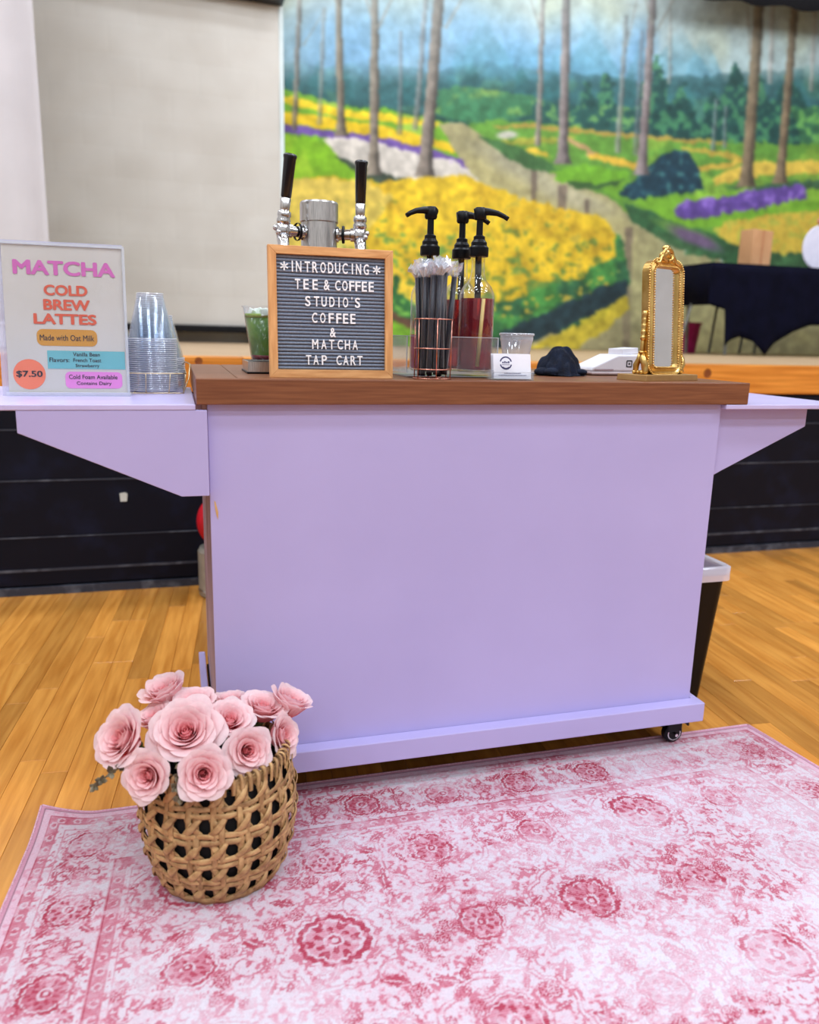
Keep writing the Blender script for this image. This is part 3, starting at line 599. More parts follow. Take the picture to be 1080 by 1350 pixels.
# ------------------------------------------------------------------ rug
def paint_rug():
    stp = .0021; W, D = 1.68, 1.16; nx, ny = int(W/stp), int(D/stp)
    u = np.linspace(0, W, nx); v = np.linspace(0, D, ny); U, V = np.meshgrid(u, v)      # u from the left edge, v from the back edge towards the viewer
    UG, VG = U, V
    U = UG+.010*(fbm(ny, nx, 26, 501, 3)-.5)*2; V = VG+.010*(fbm(ny, nx, 26, 777, 3)-.5)*2
    ink = np.zeros((ny, nx)); wht = np.zeros((ny, nx))
    R = np.random.default_rng(11)
    def win(cx, cy, r):
        i0, i1 = max(0, int((cx-r)/stp)), min(nx, int((cx+r)/stp)+1); j0, j1 = max(0, int((cy-r)/stp)), min(ny, int((cy+r)/stp)+1)
        return (slice(j0, j1), slice(i0, i1)) if i1 > i0 and j1 > j0 else None
    def rosette(cx, cy, r, k=8, a=0, s=.9, sq=1):
        w_ = win(cx, cy, r*1.5)
        if w_ is None: return
        dx = U[w_]-cx; dy = (V[w_]-cy)*sq; d = np.hypot(dx, dy)/r; th = np.arctan2(dy, dx)+a
        e = 1+.10*np.abs(np.cos(k*th/2))+.03*np.cos(3*k*th); q = d/e; I = ink[w_]
        m = q < 1; I[m] = s*R.uniform(.4, .75)
        I[(q < 1.0) & (q > .86)] = s
        I[(q < .8) & (np.cos(k*th+PI*(q > .55)) > .35) & (q > .3)] = s
        I[(q < .84) & (q > .78)] = .12
        I[(q < .3)] = .15; I[(q < .2) & (q > .1)] = s
        I[(q < 1.16) & (q > 1.1)] = s*.6
    def leaf(cx, cy, L, wd, a, s=.7):
        w_ = win(cx, cy, L)
        if w_ is None: return
        dx = U[w_]-cx; dy = V[w_]-cy; c, sn = math.cos(a), math.sin(a); p = (dx*c+dy*sn)/L*2; q = (-dx*sn+dy*c)/wd*2
        m = np.abs(q) < (1-p*p)*(1+.25*np.cos(p*14)); I = ink[w_]; I[m & (p > -1) & (p < 1)] = s
        I[m & (np.abs(q) < .12) & (np.abs(p) < .8)] = .15
    def curve(pts, wd, s, dbl=0):
        P = np.array(pts); 
        for x, y in P:
            w_ = win(x, y, wd*1.2+dbl)
            if w_ is None: continue
            d = np.hypot(U[w_]-x, V[w_]-y); I = ink[w_]
            if dbl: 
                I[(np.abs(d-dbl) < wd/2)] = np.maximum(I[(np.abs(d-dbl) < wd/2)], s*.0)
            m = d < wd/2; I[m] = np.maximum(I[m], s)
    def arc(cx, cy, r, a0, a1, wd, s, lob=0, n=0):
        t = np.arange(a0, a1, .0016/r); rr = r*(1+(lob*np.abs(np.sin(n*t/2)) if n else 0)); curve(np.stack([cx+rr*np.cos(t), cy+rr*np.sin(t)], 1), wd, s)
    def scroll(cx, cy, r, a, s=.6, wd=.0045, turns=1.2, flip=1):
        t = np.arange(0, turns*2*PI, .0018/r); rr = r*(1-t/(turns*2*PI)*.85); th = a+flip*t
        curve(np.stack([cx+rr*np.cos(th), cy+rr*np.sin(th)], 1), wd, s)
        for k in range(3):
            th = a+flip*k*1.3; leaf(cx+r*1.15*math.cos(th), cy+r*1.15*math.sin(th), .022, .011, th+1, s)
    B0, B1, B2 = .022, .048, .165              # binding, outer stripe, main border, inner stripe edges
    # field
    for i in range(6):
        for j in range(5):
            cx = .31+i*.215+R.uniform(-.015, .015); cy = .27+j*.205+R.uniform(-.015, .015)
            if (i+j) % 2 == 0:
                rosette(cx, cy, .040+R.uniform(0, .018), int(R.choice((5, 6, 8, 10))), R.uniform(0, 1), .95)
                arc(cx, cy, .088, 0, 2*PI, .0035, .6, .14, 8); arc(cx, cy, .096, 0, 2*PI, .0028, .5, .14, 8)
                for k in range(8):
                    th = k*PI/4+.2; leaf(cx+.125*math.cos(th), cy+.125*math.sin(th), .045, .02, th+.6*(-1)**k, .85)
            else:
                rosette(cx, cy, .036, 6, R.uniform(0, 1), .9)
                for k in range(5):
                    th = k*2*PI/5+R.uniform(0, .5); scroll(cx+.085*math.cos(th), cy+.085*math.sin(th), .026, th, .65, .004, 1.1, (-1)**k)
                    rosette(cx+.062*math.cos(th+.5), cy+.062*math.sin(th+.5), .013, 5, 0, .95)
    for _ in range(900):
        x, y = R.uniform(.19, W-.19), R.uniform(.17, D)
        j, i = min(int(y/stp), ny-1), min(int(x/stp), nx-1)
        if ink[j, i] < .1:
            q = R.random()
            if q < .45: leaf(x, y, R.uniform(.018, .042), R.uniform(.008, .016), R.uniform(0, PI), R.uniform(.5, .95))
            elif q < .75: rosette(x, y, R.uniform(.007, .014), 5, R.uniform(0, 1), .9)
            else: arc(x, y, R.uniform(.012, .03), R.uniform(0, 3), R.uniform(4, 6), .0035, .6)
    U = UG+(U-UG)*.12; V = VG+(V-VG)*.12; fu = np.minimum(UG, W-UG); f = np.minimum(fu, VG)           # distance to the nearest sewn edge
    edge = f
    bd = edge < B2+.03
    ink[bd] = 0
    # main border motifs along left, right and back
    runs = [('l', .107, D), ('r', W-.107, D), ('t', .107, W)]
    for kind, c, L in runs:
        s0 = .107; k = 0; q = s0
        while q < L:
            X, Y = (c, q) if kind in 'lr' else (q, c)
            if k % 2 == 0:
                rosette(X, Y, .036, 8, .3, 1.0, 1)
                arc(X, Y, .046, 0, 2*PI, .003, .5, .18, 6)
            else:
                rosette(X, Y, .018, 6, 0, .8)
                for fl in (-1, 1):
                    ox, oy = (fl*.026, 0) if kind in 'lr' else (0, fl*.026); scroll(X+ox, Y+oy, .018, fl*1.2, .8, .0042, 1.1, fl)
            for fl in (-1, 1):
                ox, oy = (fl*.034, .05) if kind in 'lr' else (.05, fl*.034); leaf(X+ox, Y+oy, .036, .015, fl*.8, .8)
                ox, oy = (fl*.03, .03) if kind in 'lr' else (.03, fl*.03); rosette(X+ox, Y+oy, .008, 5, 0, 1)
            q += .088; k += 1
    U, V = UG, VG
    def stripe(a, b, s, pat):
        m = (edge > a) & (edge < b); along = np.where(V < fu, U, V); mid = (edge-(a+b)/2)/(b-a)*2
        ink[m] = s
        d = np.hypot(((along/.03) % 1-.5)*2.2, mid); mm = m & (d < .62); ink[mm] = .2; ink[m & (d < .34)] = s+.1
        ink[m & (np.abs(mid) > .86)] = .95
    stripe(B0, B1-.004, .62, 0); stripe(B2-.002, B2+.022, .58, 0)
    for a, b, s in ((B1, B1+.005, 0), (B1+.007, B1+.009, .5), (B2-.012, B2-.006, 0), (B2-.005, B2-.003, .55), (B2+.024, B2+.028, 0), (B2+.029, B2+.031, .5)):
        ink[(edge > a) & (edge < b)] = s
    # distress
    n1 = fbm(ny, nx, 55, 2, 5); n2 = fbm(ny, nx, 8, 40, 3); n3 = fbm(ny, nx, 3, 70, 2); n4 = fbm(ny, nx, 110, 90, 3)
    fade = np.clip((n1-.26)*3.4, .36, 1)*np.clip((n2-.20)*4.5, .5, 1)*np.clip(.7+n3*.6, .5, 1.15)
    wash = np.clip((n4-.40)*2.6, 0, 1)*np.clip((n2-.36)*3, 0, 1)*np.clip(n3*1.8-.4, 0, 1)*.36+np.clip((n3-.5)*1.2, 0, .16)+.10*np.clip(n1*3-1, 0, 1)
    I = np.clip(np.maximum(ink*fade, wash*(.75+.5*n3)), 0, 1)
    speck = (n2*.5+n3*.8 > .80) & (n1 > .46); I[speck] = np.maximum(I[speck], .55)
    I = I*(1-.22*((V/.0042) % 1 > .55)*(ink > .4))            # woven ribs show in the red areas
    white = np.array((218, 211, 217.)); mid = np.array((206, 146, 160.)); red = np.array((164, 44, 66.))
    t = I[..., None]; C = np.where(t < .42, white+(mid-white)*(t/.42), mid+(red-mid)*((t-.42)/.58))
    C = C*(.97+.06*n3[..., None])
    C[edge < .008] = np.array((206, 150, 168.)); m = (edge > .008) & (edge < .0105); C[m] = np.array((150, 112, 126.)); m = (edge > .0105) & (edge < B0); C[m] = C[m]*.35+np.array((222, 176, 192.))*.65
    # shape: real edges flare a little, gentle folds, curled corner at the left
    Yw = .056-V; X0 = -.325-.08*V; X1 = 1.335+.12*V; Xw = X0+(X1-X0)*U/W
    Z = .0045+.0*U
    Z = Z+.0035*np.exp(-((V-.42+.25*(U-1.05))/.025)**2)*np.exp(-((U-1.05)/.35)**2)+.003*np.exp(-((V-.62+.5*(U-.8))/.03)**2)*np.exp(-((U-.8)/.3)**2)
    Z = Z+.0025*(vnoise(ny, nx, 60, 90, 5)-.5)
    k = np.clip(1-np.hypot(U, V)/.11, 0, 1); Z = Z+.03*k**1.6; Xw = Xw+.006*k; 
    e2 = np.clip(1-f/.006, 0, 1); Z = Z-.0018*e2**2
    # the part that reaches under the cart and the basket stays flat
    flat = np.clip((.12-V)/.05, 0, 1)*np.clip((U-.25)/.1, 0, 1); Z = Z*(1-flat)+.0045*flat
    return np.stack([Xw, Yw, Z], -1), C
P_, C_ = paint_rug()
m_rug = M('rug_pile', (238, 236, 238), .9, col2=(255, 255, 255), ns=500, attr='Col', bump=.5, bs=900, spec=.15)
rug = grid_mesh('rug', P_[::-1], C_[::-1], m_rug)
sd = rug.modifiers.new('s', 'SOLIDIFY'); sd.thickness = .004; sd.offset = -1
tag(rug, 'pink and white distressed floral area rug lying on the wooden floor', 'rug')
# whipped edge
pts = [P_[0, i] for i in range(0, P_.shape[1], 3)]; q = MB().tube([(a[0], a[1]+.001, a[2]-.0006) for a in pts], .0026, 6)
pts = [P_[j, 0] for j in range(0, P_.shape[0], 3)]; q.tube([(a[0]-.001, a[1], a[2]-.0006) for a in pts], .0026, 6)
pts = [P_[j, -1] for j in range(0, P_.shape[0], 3)]; q.tube([(a[0]+.001, a[1], a[2]-.0006) for a in pts], .0026, 6)
q.build('whipped_edge', M('edge_yarn', (196, 140, 158), .9, col2=(222, 184, 198), ns=350), rug, smooth=True)

# ------------------------------------------------------------------ cart
H = .87; TH = .047; W0, W1 = 0.0, 1.1766; XL, XR = .019, 1.1204; YP = .016; DB = .56
cart = thing('tap_cart', 'lavender painted wooden tap cart with stained wood counter, on the rug edge', 'cart', (0, 0, 0))
MB().box(0, W1, 0, .0185, H-TH, H).build('counter_edge', m_wood_top, cart, bevel=.002)
top = MB().box(.075, W1-.075, .019, .62, H-TH, H).build('countertop', m_wood_top, cart, bevel=.0025)
MB().box(0, .0745, .019, .62, H-TH, H).build('breadboard_end', m_wood_top, top, bevel=.0025)
MB().box(W1-.0745, W1, .019, .62, H-TH, H).build('breadboard_end', m_wood_top, top, bevel=.0025)
MB().box(XL, XR, YP, YP+.018, .1, H-TH).build('front_panel', m_lav, cart, bevel=.001)
m_edge = M('raw_side_board', (140, 122, 140), .6, col2=(178, 164, 192), ns=12, stretch=(1, 1, .4))
MB().box(XL, XL+.018, YP+.018, DB, .1, H-TH).build('side_panel', m_edge, cart, bevel=.001)
MB().box(XR-.018, XR, YP+.018, DB, .1, H-TH).build('side_panel', m_lav, cart, bevel=.001)
MB().box(XL+.018, XR-.018, YP+.018, DB, .085, .103).build('bottom_board', m_lav, cart)
MB().box(XL+.018, XR-.018, DB-.02, DB, .42, .44).build('rear_rail', m_lav, cart)
MB().box(XL-.023, XR+.0195, YP-.034, YP-.012+.0115, .0755, .1221).build('base_board', m_lav, cart, bevel=.002)
MB().box(XL-.023, XL-.007, YP+.001, DB, .0755, .1221).build('base_board', m_lav, cart, bevel=.002)
MB().box(XR+.003, XR+.0195, YP+.001, DB, .0755, .1221).build('base_board', m_lav, cart, bevel=.002)
MB().box(XL-.004, XR+.001, YP+.001, DB-.01, .076, .09).build('base_frame', m_sub, cart)
pc = at(284, 672, Y=YP-.0006)
MB().prism([(-.0016, .017), (.0008, .015), (.0052, -.004), (.0046, -.019), (.002, -.012), (-.0008, .004)], YP-.0007, YP+.001).build('paint_chip', M('bare_wood', (206, 160, 98), .6, col2=(216, 176, 120), ns=60), cart, loc=(pc.x, 0, pc.z))
# side shelves on brackets
sh = MB().box(-.44, -.002, 0, .455, .8135, .8235).build('side_shelf', m_lav_top, cart, bevel=.0015)
MB().prism([(-.2975, .8132), (-.2975, .775), (-.0315, .6555), (.018, .6555), (.018, .8132)], .001, .019).build('bracket', m_lav, sh, bevel=.001)
MB().prism([(-.2975, .8132), (-.2975, .775), (-.0315, .6555), (.018, .6555), (.018, .8132)], .38, .398).build('bracket', m_lav, sh, bevel=.001)
sh = MB().box(XR+.001, 1.472, 0, .40, .8125, .8225).build('side_shelf', m_lav_top, cart, bevel=.0015)
for y in (.03, .36):
    MB().prism([(1.366, .8122), (1.366, .770), (1.1515, .6717), (XR+.001, .657), (XR+.001, .8122)], y, y+.018).build('bracket', m_lav, sh, bevel=.001)
for px in (31, 61, 229, 257):                    # screw tips under the shelf edge
    q_ = at(px, 541.5, Y=0)
    MB().lathe([(.003, 0), (.0028, -.002), (.001, -.003)], 8, (q_.x, .008, .8134), cap=(True, True)).build('screw', m_black, cart)
def caster(x, y, z0):
    c = MB().box(x-.022, x+.022, y-.02, y+.02, .068, .0755).box(x-.02, x+.02, y-.016, y-.012, .035+z0*.3, .069).box(x-.02, x+.02, y+.012, y+.016, .035+z0*.3, .069).build('caster', m_black, cart, bevel=.002)
    r = .0245; zc = z0+r
    MB().lathe([(.008, -.010), (r*.8, -.010), (r, -.007), (r, .007), (r*.8, .010), (.008, .010)], 28, (x+.003, y, zc), axis=(0, 1, 0), cap=(True, True)).build('wheel', m_black, c)
    MB().lathe([(r*.72, -.0108), (r*.62, -.0112), (r*.62, -.0104)], 24, (x+.003, y, zc), axis=(0, 1, 0)).lathe([(.0001, -.0215), (.004, -.021), (.0042, -.010)], 12, (x+.003, y, zc), axis=(0, 1, 0)).lathe([(.0001, -.018), (.003, -.0178), (.003, -.015)], 10, (x+.012, y, .062), axis=(0, 1, 0)).lathe([(.0001, -.018), (.003, -.0178), (.003, -.015)], 10, (x+.026, y, .061), axis=(0, 1, 0)).build('hub', m_chrome, c)
    MB().prism([(x+.012, .069), (x+.036, .066), (x+.042, .05), (x+.038, .046), (x+.03, .056), (x+.014, .058)], y-.015, y+.012).build('brake_lever', m_black, c, bevel=.002)
caster(1.088, .030, .0052); caster(.075, .030, .0052); caster(1.075, .5, 0); caster(.075, .5, 0)

# ------------------------------------------------------------------ letter board
p = at(355, 497.5, Z=H)
lb = thing('letter_board', 'grey felt letter board in oak frame leaning on the counter, white letters', 'sign board', (.2575, .05, H), (-.07, 0, -.01))
BW, BH, FR = .2395, .243, .0155
m_oak = M('oak_frame', (196, 136, 82), .45, col2=(218, 162, 106), ns=9, stretch=(6, 6, 6), bump=.05)
m_oakv = M('oak_frame_upright', (208, 146, 88), .45, col2=(234, 178, 118), ns=9, stretch=(14, 6, 1.6), bump=.05)
m_oakh = M('oak_frame_rail', (208, 146, 88), .45, col2=(236, 180, 120), ns=9, stretch=(1.6, 6, 14), bump=.05)
a, b = BW/2, BH; f_ = FR
MB().prism([(-a, 0), (-a, b), (-a+f_, b-f_), (-a+f_, f_)], 0, .018).build('frame_rail', m_oakv, lb, bevel=.0008)
MB().prism([(a, 0), (a, b), (a-f_, b-f_), (a-f_, f_)], 0, .018).build('frame_rail', m_oakv, lb, bevel=.0008)
MB().prism([(-a, 0), (a, 0), (a-f_, f_), (-a+f_, f_)], 0, .018).build('frame_rail', m_oakh, lb, bevel=.0008)
MB().prism([(-a, b), (a, b), (a-f_, b-f_), (-a+f_, b-f_)], 0, .018).build('frame_rail', m_oakh, lb, bevel=.0008)
m_felt = M('grey_felt', (118, 128, 146), .95, col2=(136, 146, 162), ns=300, bump=.4, bs=700)
fb = MB().box(-a+f_, a-f_, .009, .017, f_, b-f_).build('felt_back', M('felt_groove', (58, 62, 74), 1, col2=(66, 70, 82), ns=300), lb)
r_ = MB(); n = 32; pz = (BH-2*FR)/n
for i in range(n):
    z = FR+(i+.5)*pz; k = 6
    prof = [(.009-.0032*math.sin(PI*j/k), z-pz*.42*math.cos(PI*j/k)) for j in range(k+1)]
    vs = [(-a+f_, y, zz_) for y, zz_ in prof]+[(a-f_, y, zz_) for y, zz_ in prof]
    r_.add(vs, [(j, j+1, k+2+j, k+1+j) for j in range(k)])
r_.build('felt_ridges', m_felt, fb, smooth=True, kind='stuff')
m_letter = M('letter_white', (250, 248, 248), .4, col2=(252, 251, 252), ns=30)
rows = [(.152, .082, [('*', 180), ('I', 242), ('N', 290), ('T', 357), ('R', 415), ('O', 478), ('D', 537), ('U', 592), ('C', 650), ('I', 708), ('N', 757), ('G', 818), ('*', 902)]),
        (.283, .078, [('T', 280), ('E', 345), ('E', 415), ('&', 505), ('C', 592), ('O', 648), ('F', 703), ('F', 752), ('E', 803), ('E', 858)]),
        (.410, .078, [('S', 357), ('T', 425), ('U', 483), ('D', 545), ('I', 600), ('O', 652), ("'", 703), ('S', 748)]),
        (.535, .078, [('C', 408), ('O', 472), ('F', 538), ('F', 598), ('E', 652), ('E', 710)]), (.645, .072, [('&', 550)]),
        (.738, .075, [('M', 410), ('A', 478), ('T', 540), ('C', 607), ('H', 665), ('A', 727)]),
        (.860, .075, [('T', 357), ('A', 415), ('P', 480), ('C', 597), ('A', 652), ('R', 710), ('T', 765)])]
lcache = {}
for v, hh, ch in rows:
    for c, x in ch:
        u = (x-56)/975; X = -BW/2+u*BW; Z = BH*(1-v); hgt = BH*hh; wd = BW*.043
        if c == 'I': wd *= .22
        if c == "'": wd *= .22; Z += hgt*.42
        if c == 'M': wd *= 1.15
        if c == '&': wd *= 1.1
        if c == '*':
            wd = BW*.055
            mb = MB()
            for k in range(3):
                R = Matrix.Rotation(k*PI/3, 3, 'Y'); mb.box(-.0013, .0013, -.0008, .0008, -wd*.62, wd*.62, rot=R)
            o = mb.build('letter', m_letter, lb, loc=(X, .0046, Z)); continue
        key = (c, round(hh, 3))
        if key not in lcache:
            fh = hgt*.25 if c == "'" else hgt
            o = text(c, .02, 'letter', m_letter, lb, (X, .0046, Z), fit=(wd, fh), ext=.0009, offset=.00042 if c not in "I'" else 0)
            lcache[key] = o.data
        else:
            o = bpy.data.objects.new('letter', lcache[key]); COL.objects.link(o); o.parent = lb; o.location = (X, .0046, Z); o.rotation_euler = (PI/2, 0, 0)
MB().box(-.03, .03, .019, .023, .03, .2).build('rear_stand', m_oakv, lb)

# ------------------------------------------------------------------ tap tower and tray
TX, TY = .2885, .385
tt = thing('tap_tower', 'brushed steel beer tap tower with two faucets, behind the letter board', 'tap tower', (TX, TY, H))
MB().lathe([(.062, 0), (.062, .006), (.0405, .012), (.0405, .352)], 48, cap=(True, False)).build('column', m_steel, tt, smooth=False)
for p_ in tt.children: p_.data.polygons.foreach_set('use_smooth', [True]*len(p_.data.polygons)); p_.modifiers.new('e', 'EDGE_SPLIT')
MB().lathe([(.0415, .325), (.043, .327), (.043, .3655), (.0405, .3695), (.0001, .3705)], 48).build('cap', m_steel, tt, smooth=True).modifiers.new('e', 'EDGE_SPLIT')
def faucet(s, ang, tilt):
    c = math.cos(ang); n = math.sin(ang)
    dr = Vector((s*c, -n, 0)); o0 = dr*.0395; z = .302
    o1 = o0+dr*.052
    f = MB().lathe([(.017, 0), (.017, .004), (.013, .006), (.0115, .016), (.0115, .030), (.0145, .032), (.0145, .040), (.010, .043), (.010, .056)], 20, (o0.x, o0.y, z), axis=dr, cap=(True, True)).build('faucet', m_chrome, tt, smooth=True)
    f.modifiers.new('e', 'EDGE_SPLIT')
    MB().lathe([(.0185, .0), (.0195, .003), (.0185, .006)], 20, (o0.x+dr.x*.012, o0.y+dr.y*.012, z), axis=dr).build('gasket', m_black, f)
    c0 = Vector((o1.x, o1.y, z)); hd = Vector((s*tilt, -.06, 1)).normalized()
    MB().ball(c0, .0165, 16, 12, (1, 1, 1.25)).lathe([(.013, .012), (.0155, .016), (.0155, .022), (.013, .026), (.0155, .030), (.0145, .038), (.0085, .043)], 20, c0, axis=hd).ball(c0+Vector((s*.016, -.004, .004)), .006).ball(c0+Vector((s*.010, -.014, -.006)), .006).build('faucet_body', m_chrome, f, smooth=True)
    sp_ = [c0+Vector((0, 0, -.005)), c0+Vector((0, -.012, -.03)), c0+Vector((s*-.001, -.028, -.058)), c0+Vector((0, -.036, -.085)), c0+Vector((0, -.038, -.12))]
    MB().tube(sp_, [.014, .013, .0105, .009, .0085], 16).build('spout', m_chrome, f, smooth=True)
    MB().lathe([(.009, .040), (.0105, .044), (.0115, .066), (.009, .067)], 20, c0, axis=hd).build('collar', m_steel, f, smooth=True)
    MB().lathe([(.0095, .066), (.0115, .070), (.0135, .145), (.0150, .150), (.0150, .153), (.012, .156), (.0001, .156)], 24, c0, axis=hd).build('tap_handle', m_gloss_black, f, smooth=True)
faucet(-1, .35, -.13+.02); faucet(1, .25, .0)
tt.children[2]['label'] = 'chrome faucet with tilted black handle'
tr = thing('drip_tray', 'low steel drip tray on the counter beside the letter board', 'drip tray', (.1675, .25, H))
MB().box(-.062, .062, -.075, .075, 0, .004).build('tray_base', m_black, tr, bevel=.001)
MB().box(-.060, .060, -.073, -.071, .004, .024).box(-.060, .060, .071, .073, .004, .024).box(-.060, -.058, -.071, .071, .004, .024).box(.058, .060, -.071, .071, .004, .024).build('tray_wall', m_steel, tr)
g_ = MB()
for i in range(13): g_.box(-.058, .058, -.068+i*.0112, -.0655+i*.0112, .0215, .0235)
for x in (-.055, -.02, .02, .055): g_.box(x-.001, x+.001, -.071, .071, .020, .0222)
g_.build('drip_grate', m_steel, tr)
# iced matcha in a clear cup
pcx = at(349, 440, Y=.235).x
mc = thing('matcha_drink', 'iced green matcha latte in clear cup on the drip tray', 'drink', (pcx, .235, H+.0238))
RT, RB, HC = .044, .0285, .108
def cup_r(z): return RB+(RT-RB)*z/HC
MB().lathe([(RB*.9, 0), (RB, .002), (cup_r(HC), HC), (RT+.003, HC+.001), (RT+.003, HC+.004)], 32, cap=(True, False)).build('cup', m_clear, mc, smooth=True)
m_foamy = M('pale_green_foam', (140, 176, 70), .4, col2=(170, 198, 100), ns=90)
MB().lathe([(cup_r(.0885)-.0018, .0885), (cup_r(.096)-.0018, .096), (.0001, .097)], 32, cap=(True, False)).build('green_foam', m_foamy, mc, smooth=True)
m_tea = M('matcha_green', (72, 120, 40), .3, col2=(104, 152, 58), ns=50, coat=.4)
MB().lathe([(cup_r(.012)-.002, .012), (cup_r(.035)-.002, .035), (cup_r(.088)-.002, .088), (.0001, .088)], 32).build('green_tea', m_tea, mc, smooth=True)
MB().lathe([(RB-.003, .003), (cup_r(.0125)-.0018, .0125), (.0001, .0125)], 32, cap=(True, False)).build('berry_syrup', M('berry_syrup', (110, 20, 36), .3, col2=(140, 40, 50), ns=60), mc, smooth=True)
ice = MB(); r3 = random.Random(4)
for i in range(16):
    an = i*2.4; rr = .033*math.sqrt((i+.5)/16)
    ice.box(rr*math.cos(an)-.008, rr*math.cos(an)+.008, rr*math.sin(an)-.008, rr*math.sin(an)+.008, .086+r3.random()*.006, .100+r3.random()*.006, rot=Matrix.Rotation(r3.random()*2, 3, (r3.random(), 1, r3.random())))
ice.build('ice', M('frothy_ice', (206, 222, 206), .3, col2=(226, 236, 228), ns=40), mc, bevel=.002, kind='stuff')

# ------------------------------------------------------------------ acrylic tray with syrup bottles
pA = at(545, 498, Z=H); pB = at(654, 498, Z=H)
X0, X1, Y0, Y1 = .4145, .6125, .085, .245
ac = thing('acrylic_organizer', 'clear acrylic tray holding syrup bottles on the wooden counter', 'tray', (X0, Y0, H))
wX, wY = X1-X0, Y1-Y0
MB().box(.004, wX-.004, .004, wY-.004, 0, .003).box(0, wX, 0, wY, .008, .011).build('tray_floor', m_clear, ac)
for bb in ((0, wX, 0, .003), (0, wX, wY-.003, wY), (0, .003, .003, wY-.003), (wX-.003, wX, .003, wY-.003)):
    MB().box(*bb, .011, .083).build('tray_wall', m_clear, ac)
m_rimac = clear('acrylic_edge', base=.5, edge=.8, white=.6, power=1)
MB().box(-.0004, wX+.0004, -.0004, .0034, .0825, .0838).box(-.0004, .0034, 0, wY, .0825, .0838).box(wX-.0034, wX+.0004, 0, wY, .0825, .0838).box(-.0004, .002, -.0004, .002, .011, .083).box(wX-.002, wX+.0004, -.0004, .002, .011, .083).build('polished_edge', m_rimac, ac)
m_syrup = M('dark_red_syrup', (204, 62, 78), .1, trans=.75, ior=1.1, col2=(170, 36, 60), ns=8, stretch=(30, 30, .5))
m_syrup2 = M('pink_syrup', (206, 70, 110), .12, trans=.4, ior=1.2, col2=(220, 96, 130), ns=8)
def bottle(x, y, label, level, mat, hang, R=.0375, dz=0):
    b = thing('syrup_bottle', label, 'bottle', (x, y, H+.0112), group='pump bottles in the acrylic tray')
    prof = [(.001, .002), (R-.004, 0), (R, .004), (R, .150), (R*.97, .162), (R*.80, .180), (R*.5, .196), (.0150, .212), (.0138, .225), (.0138, .262), (.0155, .264), (.0155, .270)]
    prof = [(r, z if z < .162 else .162+(z-.162)*.77) for r, z in prof]
    MB().lathe(prof, 40).build('glass', m_glass, b, smooth=True)
    MB().lathe([(.001, .005), (R-.004, .005), (R-.002, .008), (R-.002, level), (.001, level)], 36).build('syrup', mat, b, smooth=False)
    z = .236
    pm = MB().lathe([(.0195, z), (.0205, z+.002), (.0205, z+.018), (.0185, z+.020), (.0165, z+.022), (.0165, z+.028), (.012, z+.034), (.012, z+.040), (.007, z+.043), (.0065, z+.087), (.0001, z+.087)], 24, cap=(True, False)).build('pump', m_black, b, smooth=True)
    pm.modifiers.new('e', 'EDGE_SPLIT')
    zz_ = z+.086; d = Vector((math.cos(hang), math.sin(hang), 0))
    pts = [Vector((0, 0, zz_))-d*.012, Vector((0, 0, zz_+.003)), Vector((0, 0, zz_+.003))+d*.018, Vector((0, 0, zz_))+d*.036, Vector((0, 0, zz_-.006))+d*.05, Vector((0, 0, zz_-.011))+d*.058]
    MB().tube(pts, [.009, .0095, .007, .0055, .0048, .0046], 12).lathe([(.011, z+.073), (.013, z+.076), (.013, z+.094), (.010, z+.097), (.0001, z+.097)], 18).build('nozzle', m_black, pm, smooth=True)
    MB().tube([(0, 0, z), (.002, .001, level)], .0068, 10).build('pump_barrel', m_black, pm, smooth=True)
    MB().tube([(.002, -.0325, level-.001), (-.006, -.0325, .012)], .0052, 8).build('dip_tube', M('cream_tube', (206, 176, 104), .5, col2=(222, 196, 130)), pm, smooth=True)
    return b
x1 = at(627, 440, Y=.165).x; x2 = at(611, 440, Y=.222).x; x3 = at(565, 440, Y=.175).x
bottle(x1-.009, .142, 'clear glass pump bottle of dark red syrup, in front of its twin', .1515, m_syrup, -.35)
bottle(.566, .203, 'glass pump bottle of dark red syrup half hidden behind its twin', .150, m_syrup, -.12)
bottle(x3-.002, .175, 'glass pump bottle of pink syrup behind the black straws, nozzle turned away', .075, m_syrup2, PI+.25)

# ------------------------------------------------------------------ straws in wire holder
SX, SYY = .457, .045
ho = thing('straw_holder', 'rose gold wire cup holding wrapped black straws on the counter', 'holder', (SX, SYY, H))
RH = .0375
def sq(z, r=RH): return [(r*math.cos(a), r*math.sin(a), z) for a in np.linspace(0, 2*PI, 33)[:-1]]
for z in (.0018, .020, .060, .116): MB().tube(sq(z), .0012, 6, closed=True).build('wire_ring', m_rosegold, ho, smooth=True)
for k in range(6):
    a_ = k*PI/3-.62
    MB().tube([(RH*math.cos(a_), RH*math.sin(a_), .0018), (RH*math.cos(a_), RH*math.sin(a_), .116)], .0011, 6).build('wire_upright', m_rosegold, ho, smooth=True)
MB().tube([(-RH, 0, .0018), (RH, 0, .0018)], .001, 6).tube([(0, -RH, .0018), (0, RH, .0018)], .001, 6).build('wire_floor', m_rosegold, ho, smooth=True)
m_straw = M('black_straw', (6, 8, 28), .3, col2=(12, 14, 36), ns=10)
straw_me = mesh_of(MB().lathe([(.0044, 0), (.0052, 0), (.0052, .190), (.0044, .190)], 12), 'straw', m_straw)
for p_ in straw_me.polygons: p_.use_smooth = True
wrap_me = []
